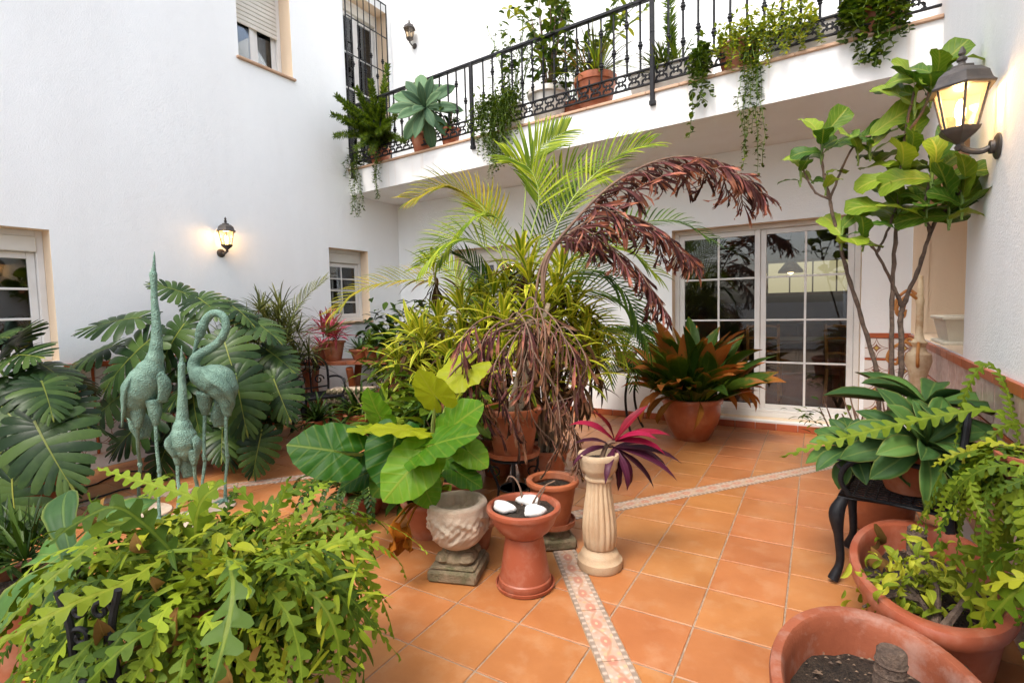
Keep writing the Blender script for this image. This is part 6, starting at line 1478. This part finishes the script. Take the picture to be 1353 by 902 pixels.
def taper_box(b, w, d, h, t=.78):
    vs = [(sx*w*t, sy*d*t, 0) for sy in (-1, 1) for sx in (-1, 1)]+[(sx*w, sy*d, h) for sy in (-1, 1) for sx in (-1, 1)]+[(sx*(w-.008), sy*(d-.008), h) for sy in (-1, 1) for sx in (-1, 1)]+[(sx*(w-.02), sy*(d-.02), h*.6) for sy in (-1, 1) for sx in (-1, 1)]
    fs = [(0, 2, 3, 1)]
    for a in (0, 4, 8): fs += [(a, a+1, a+5, a+4), (a+1, a+3, a+7, a+5), (a+3, a+2, a+6, a+7), (a+2, a, a+4, a+6)]
    b.add(vs, fs)
b = MB(); taper_box(b, .16, .22, .17); b.build('box_body', M_['cream_plastic'], wb, ang=25)
b = MB(); b.box((-.175, -.235, .171), (.175, -.20, .195), .005); b.box((-.175, .20, .171), (.175, .235, .195), .005); b.box((-.175, -.1999, .171), (-.14, .1999, .195), .005); b.box((.14, -.1999, .171), (.175, .1999, .195), .005); b.build('rim', M_['cream_plastic'], wb, ang=30)
b = MB(); b.box((-.17, -.23, -.002), (.17, .23, .022), .006); b.build('drip_tray', M_['cream_plastic'], wb)
shrub('small weeds and thin stems below the tiled dado by the fig', (.22, 4.9, .02), (.35, .4, .55), 120, 'l_small', .07, .03, 12, potr=0)

# ================================================================ FRONT LEFT EXTRAS
t = thing('agave', 'green agave half hidden beneath the big fishbone cactus', 'plant', pd_(95, 735, 1.55)); q = random.Random(12)
ga = V(t.location); 
for (tx, ty, tf, L) in [(-.35, .55, -.2, .28), (.6, .7, -.2, .26), (-.9, .05, -.2, .28), (-.6, -.5, .4, .30), (.3, -.5, .6, .26), (-.1, -.8, .5, .30)]:
    d = scr(tx, ty, tf); inst(q.choice(AG), 'leaf', t, rel(t)@frame(ga, d, V((0, 0, 1))+scr(0, 0, .8)-d*.3, L))
stalk(t, [V((ga.x, ga.y, .2)), V((ga.x, ga.y, .3)), ga], [.03, .03], M_['bark'], 'trunk')
pot('terracotta_pot', 'terracotta pot of the agave half hidden by the fishbone cactus', (ga.x, ga.y, 0), .15, .26)
gs = pd_(118, 800, 1.22); gs.z = 0
t = thing('scrolled_iron_trellis', 'black scrolled iron trellis in front of the big fishbone cactus', 'trellis', gs, R(30))
for sx in (-.06, .06):
    b = MB(); b.tube(smooth_path([(sx, 0, .01), (sx*1.1, 0, .35), (sx*.8, 0, .6), (sx*1.2, 0, .72)]), .009, 7); b.build('upright', M_['iron'], t)
for k in range(7):
    for sx in (-1, 1):
        b = MB(); cz = .28+k*.065; b.tube([(sx*.028+.026*math.cos(a*.55)*(1-a/17)*sx, 0, cz+.026*math.sin(a*.55)*(1-a/17)) for a in range(14)], .006, 6); b.build('scroll', M_['iron'], t)
t = thing('blue_fan_plant', 'low dark plant with stiff narrow leaves behind the agave', 'plant', pd_(40, 735, 1.75)); f0 = V(t.location)
for k in range(5): spray(t, f0+V((q.uniform(-.15, .12), q.uniform(-.1, .1), q.uniform(-.08, .04))), scr(-.2, 1, .3), 26, .20, .014, 'l_dark', q, R(80), R(0), (.1, .6))
pot('terracotta_pot', 'terracotta pot of the low stiff leaved plant', (f0.x, f0.y, 0), .16, max(.2, f0.z-.06))
pot('terracotta_pot', 'weathered terracotta pot at the foot of the iron trellis', (*pd_(50, 880, 1.25)[:2], .0), .13, .36, 'terra_old')
t = fern('thin yellowing fern in the weathered pot by the trellis', (*pd_(60, 875, 1.25)[:2], .33), 16, .24, q, 'l_smally', lw=.012)

# ================================================================ BALCONY PLANTS
def B(x, dy=.18, z=3.30): return V((x, yb_(x)+dy, z))
def strand_mesh(L, q, n=None, lf=.035, W=.02, wander=.05):
    b = MB(); P_ = [V((0, 0, 0))]; st = L/10
    for k in range(10): P_.append(P_[-1]+V((q.uniform(-wander, wander)*.5, q.uniform(-wander, wander)*.3, -st)))
    S = smooth_path(P_, 2); b.tube(S, .0025, 4, mi=1)
    for k in range(n or int(L/.016)):
        p = S[min(len(S)-1, int((k/(n or int(L/.016)))*len(S)))]+V((0, 0, q.uniform(-.01, .01))); d = azel(q.uniform(0, 6.28), q.uniform(-.7, .4))
        vs, fs, uv = ribbon(lf*q.uniform(.6, 1.3), W*q.uniform(.7, 1.2), OVAL, q.uniform(.2, .9), 3, 1, .3); b.add(vs, fs, uv, 0, frame(p, d, V((0, 0, 1))-d*.2))
    return b
def trailer(label, x0, x1, n, lens, mat, q, mound=0, zt=3.34, dy=-.075, name='trailing_plant', lf=.04, W=.022, gravity=1):
    c = B((x0+x1)/2, .05, 3.30); t = thing(name, label, 'plant', c)
    var = [strand_mesh(q.uniform(*lens), q, None, lf, W).mesh('strand', [M_[mat], M_['stemg']], ang=0) for _ in range(9)]
    for k in range(n):
        x = q.uniform(x0, x1); w_ = 1-.6*abs((x-(x0+x1)/2)/((x1-x0)/2+1e-6))**2; p = V((x, yb_(x)+dy+q.uniform(-.035, .02), zt+q.uniform(-.05, .10)))
        inst(q.choice(var), 'strand', t, rel(t)@Matrix.Translation(p)@Matrix.Rotation(q.uniform(0, 6.28), 4, 'Z')@Matrix.Diagonal((1, 1, w_*q.uniform(.75, 1.1), 1)))
    if mound:
        b = MB()
        for k in range(mound):
            x = q.uniform(x0, x1); p = V((x, yb_(x)+q.uniform(-.10, .16), zt+q.gauss(.05, .07))); d = azel(q.uniform(0, 6.28), q.uniform(-.8, .9))
            vs, fs, uv = ribbon(lf*q.uniform(.8, 1.6), W*q.uniform(.8, 1.4), OVAL, q.uniform(.2, .9), 3, 1, .3); b.add(vs, fs, uv, 0, frame(p, d, V((0, 0, 1))-d*.2))
        b.build('mound', M_[mat], t, rel(t), ang=0)['kind'] = 'stuff'
    return t
q = random.Random(66)
trailer('thin trailing strands hanging from the balcony end by the long wall', -5.50, -5.28, 9, (.55, 1.05), 'l_small', q, 120, 3.36)
trailer('short grey green strands hanging beside the rusty stain of the balcony', -5.0, -4.86, 6, (.35, .62), 'l_small', q, 0, 3.34)
trailer('thick curtain of bright trailing leaves over the railing near the middle post', -3.35, -2.78, 60, (.40, .85), 'l_small', q, 700, 3.56)
trailer('ivy strand hanging alone from the railing beside the cream trough', -.98, -.84, 8, (.40, .62), 'l_small', q, 90, 3.45, lf=.05, W=.04)
trailer('bronze green trailing mass tumbling over the railing with long strands', -.78, -.05, 34, (.20, .50), 'l_olive' if 'l_olive' in M_ else 'l_smally', q, 900, 3.52)
t = trailer('longest pale strands hanging down from the bronze green mass', -.56, -.40, 9, (.80, 1.10), 'l_small', q, 0, 3.42)
trailer('leafy ivy hanging over the railing at the end by the side wall', .12, .50, 22, (.22, .5), 'l_small', q, 320, 3.50, lf=.055, W=.045)
def bpot(label, x, dy, r, h, mat='terra', z=3.275, **kw): c = B(x, dy, z); return c, pot('balcony_pot', label, c, r, h, mat, **kw)
# foxtail fern
def plume(path, r, q):
    b = MB(); S = smooth_path(path, 8); m = len(S); b.tube(S, .004, 5, mi=1)
    for k in range(620):
        f = q.random()**.9; x = f*(m-1); i = min(int(x), m-2); p = S[i].lerp(S[i+1], x-i); T = (S[i+1]-S[i]).normalized(); a = q.uniform(0, 6.28)
        u = T.cross(V((.2, .5, .7))).normalized(); v = T.cross(u); d = u*math.cos(a)+v*math.sin(a)+T*.75; rr = r*(.55+.45*math.sin(PI*(.15+.8*f)))*q.uniform(.7, 1.1)
        vs, fs, uv = ribbon(rr, .014, STRAP, .1, 2, 1, .3); b.add(vs, fs, uv, 0, frame(p, d, T.cross(d)))
    return b
c, _ = bpot('terracotta balcony pot of the foxtail fern', -5.12, .16, .14, .24)
t = thing('foxtail_fern', 'foxtail asparagus fern with fluffy plumes leaning over the balcony end', 'plant', c+V((0, 0, .22))); tp = c+V((0, 0, .22))
for px, py, d in [(438, 150, 6.2), (465, 140, 6.1), (505, 130, 6.5), (515, 165, 6.2), (478, 180, 6.0), (444, 125, 6.4), (452, 158, 6.2), (442, 178, 6.1), (470, 195, 6.1), (470, 115, 6.6), (512, 85, 6.7), (490, 105, 6.6), (500, 175, 6.2), (525, 150, 6.3), (455, 140, 6.3), (480, 160, 6.1), (535, 185, 6.2), (490, 200, 6.1)]:
    e = pd_(px, py, d); mid = (tp+e)/2+V((0, 0, .13)); b = plume([tp, tp.lerp(mid, .6)+V((0, 0, .04)), mid, e], .095, q); b.build('plume', [M_['l_fox'], M_['stemg']], t, rel(t), ang=0)
c, _ = bpot('terracotta balcony pot of the pale agave', -4.30, .13, .15, .26)
t = thing('agave', 'large pale blue green agave leaning out over the balcony railing', 'plant', c+V((0, 0, .24)))
ac2 = py_(562, 142, yb_(-4.3)-.10); rosette(t, ac2, scr(.0, .05, 1), 19, .50, AGB, R(66), R(-14), q)
stalk(t, [c+V((0, 0, .2)), c.lerp(ac2, .6)+V((0, 0, .1)), ac2], [.03, .035], M_['stemg'], 'trunk')
bpot('small terracotta balcony pot between the pale agave and the railing post', -3.86, .14, .12, .24)
shrub('small dark succulent in the pot beside the pale agave', tuple(B(-3.86, .14, 3.50)), (.22, .18, .28), 90, 'l_agave' if False else 'l_dark', .10, .04, 41, potr=0)
bpot('white balcony pot below the tall leafy plant', -2.55, .26, .20, .40, 'whitepot', rim=.06, lip=.03) if 'whitepot' in M_ else None
shrub('tall leafy plant rising behind the balcony railing', tuple(B(-2.55, .26, 3.64)), (.34, .28, 1.15), 420, 'l_small', .10, .055, 42, potr=0)
bpot('large ribbed terracotta balcony pot behind the railing', -1.98, .22, .20, .38, rim=.07)
t = thing('grassy_plant', 'dry grassy plant in the large terracotta balcony pot', 'plant', B(-1.98, .22, 3.62))
spray(t, B(-1.98, .22, 3.63), (0, 0, 1), 70, .52, .014, 'l_grey', q, R(88), R(20), (.4, 1.5)); spray(t, B(-1.95, .2, 3.63), (.2, -.2, 1), 40, .5, .014, 'l_palm', q, R(88), R(10), (.4, 1.5)); spray(t, B(-2.05, .2, 3.63), (-.2, -.2, 1), 16, .5, .014, 'l_brown', q, R(88), R(10), (.4, 1.5))
def trough(label, x, w, dy=.22):
    c = B(x, dy, 3.275); t = thing('balcony_trough', label, 'planter', c, math.atan2(dB.y, dB.x)); b = MB(); taper_box(b, w, .13, .26, .9); b.build('trough_body', M_['whitepot'], t, ang=25)
    b = MB(); b.box((-w-.015, -.145, .245), (w+.015, -.125, .275), .005); b.box((-w-.015, .125, .245), (w+.015, .145, .275), .005); b.build('rim', M_['whitepot'], t)
    s = MB(); s.box((-w+.03, -.10, .16), (w-.03, .10, .20), .004); s.build('soil', M_['soil'], t); return c
c = trough('long cream trough on the balcony beside the third post', -1.22, .36)
t = thing('foxtail_fern', 'upright foxtail fern plume and bromeliads in the cream balcony trough', 'plant', c+V((0, 0, .2)))
plume([c+V((.02, 0, .2)), c+V((.0, .0, .6)), c+V((-.02, .02, 1.1)), c+V((0, .02, 1.4))], .10, q).build('plume', [M_['l_fox'], M_['stemg']], t, rel(t), ang=0)
for k in range(5): spray(t, c+V((q.uniform(-.28, .1), q.uniform(-.06, .06), .22)), (q.uniform(-.3, .3), q.uniform(-.3, .3), 1), 26, .34, .016, 'l_grey' if k % 2 else 'l_small', q, R(88), R(10), (.3, 1.2))
bpot('terracotta balcony pot behind the bronze green trailing mass', -.62, .16, .17, .26)
trough('long cream trough on the balcony behind the trailing mass', -.05, .34)
bpot('terracotta balcony pot at the end by the side wall', .36, .14, .15, .22)
bpot('wide white balcony pot near the trailing curtain', -3.05, .24, .19, .34, 'whitepot', rim=.05)
t = thing('wiry_plant', 'wiry upright shoots in the white balcony pot behind the trailing curtain', 'plant', B(-3.05, .24, 3.58))
for k in range(22):
    p = B(-3.05, .24, 3.58)+V((U(-.12, .12), U(-.1, .1), 0)); e = p+V((U(-.35, .35), U(-.2, .25), U(.5, 1.15)))
    b = MB(); S = smooth_path([p, p.lerp(e, .5)+V((U(-.06, .06), 0, .06)), e], 5); b.tube(S, .004, 4, mi=1)
    for s_ in range(26):
        pp = S[q.randrange(2, len(S))]; d = azel(q.uniform(0, 6.28), q.uniform(-.2, .9)); vs, fs, uv = ribbon(.05*q.uniform(.6, 1.3), .014, OVAL, .4, 3, 1, .3); b.add(vs, fs, uv, 0, frame(pp, d, V((0, 0, 1))))
    b.build('shoot', [M_['l_small'], M_['stemg']], t, rel(t), ang=0)
t = thing('leafy_climber', 'leafy climber leaning over the handrail at the balcony middle', 'plant', B(-2.2, .3, 3.3))
pot('balcony_pot', 'terracotta balcony pot of the leafy climber', B(-2.35, .50, 3.275), .16, .28)
for k in range(16):
    p = B(-2.35, .50, 3.5); e = B(-2.2+U(-.7, .9), U(.0, .4), U(4.0, 4.6)); b = MB(); S = smooth_path([p, p.lerp(e, .5)+V((U(-.1, .1), 0, .12)), e], 6); b.tube(S, .005, 4, mi=1)
    for s_ in range(26):
        pp = S[q.randrange(4, len(S))]; d = azel(q.uniform(0, 6.28), q.uniform(-.5, .7)); vs, fs, uv = ribbon(.10*q.uniform(.6, 1.3), .045, OVAL, .5, 4, 1, .3); b.add(vs, fs, uv, 0, frame(pp, d, V((0, 0, 1))-d*.2))
    b.build('shoot', [M_['l_small'] if k % 3 else M_['l_smally'], M_['stemg']], t, rel(t), ang=0)
shrub('mixed green foliage between the monstera and the iron chair', (-4.95, 3.05, .27), (.36, .40, .55), 240, 'l_dark', .17, .06, 51)
shrub('broad leafed filler plant behind the elephant ear', (-2.95, 3.0, .24), (.45, .40, .55), 260, 'l_small', .20, .045, 52)
t = cactus_mass('second fishbone cactus crowding the side wall next to the tubs', 'fishbone_cactus', (.56, 1.72, .62), (.545, 1.72, .66), 26, random.Random(9), (.14, .26), (.045, .065), az=(PI*.5, PI*1.5), rad=.07, fallf=1.8, up=(-.3, .9), nvar=12)
pot('terracotta_pot', 'tall narrow terracotta pot of the second fishbone cactus by the side wall', (.555, 1.72, 0), .075, .62, taper=.8)
q = random.Random(404)
for (x, y, r_, lab, mat, W_, L_) in [(-.42, .10, .10, 'small terracotta pot with a reddish rosette at the wall end of the bench', 'l_pink', .020, .22), (.28, -.10, .09, 'little terracotta pot with a green tuft on the bench edge', 'l_small', .022, .24)]:
    l = bp(x, y); pot('terracotta_pot', lab, l, r_, .16)
    t = thing('potted_rosette', ('reddish' if mat == 'l_pink' else 'green')+' strap leaved rosette growing from a little pot on the bench', 'plant', (l[0], l[1], l[2]+.13)); spray(t, (l[0], l[1], l[2]+.14), (0, 0, 1), 34, L_, W_, mat, q, R(85), R(-5), (.4, 1.4))
for i, (x, y, r_, h_) in enumerate([(-4.35, 3.95, .14, .24), (-4.05, 4.15, .11, .20), (-4.60, 3.60, .12, .22)]):
    pot('terracotta_pot', ['terracotta pot of arching grass before the shell trough', 'small terracotta pot of arching grass on the dracaena side of the trough', 'terracotta pot of arching grass at the foot of the iron armchair'][i], (x, y, 0), r_, h_)
    t = thing('arching_grass', ['arching strap grass before the shell trough', 'short strap grass on the dracaena side of the shell trough', 'loose strap grass at the foot of the back iron armchair'][i], 'plant', (x, y, h_-.02))
    for k in range(2): spray(t, (x+U(-.04, .04), y+U(-.04, .04), h_-.02), (U(-.3, .3), U(-.3, .3), 1), 30, (.42, .32, .36)[i], .028, ('l_dark', 'l_small', 'l_dark')[i], q, R(85), R(5), (.6, 1.8))
for i, pts in enumerate([[(20, 668), (70, 650), (120, 640), (165, 622), (215, 622)], [(30, 690), (85, 668), (130, 655), (175, 642), (240, 640)]]):
    b = MB(); P_ = [pz_(x, y, .008) for x, y in pts]; S = smooth_path(P_, 6); S = [p+V((U(-.006, .006), U(-.006, .006), 0)) for p in S]; b.tube(S, .007, 6)
    tag(b.build('cable', M_['iron'], None), ['black cable on the tiles nearer the wall below the monsteras', 'black cable lying along the mosaic strip beside the herons'][i], 'cable')
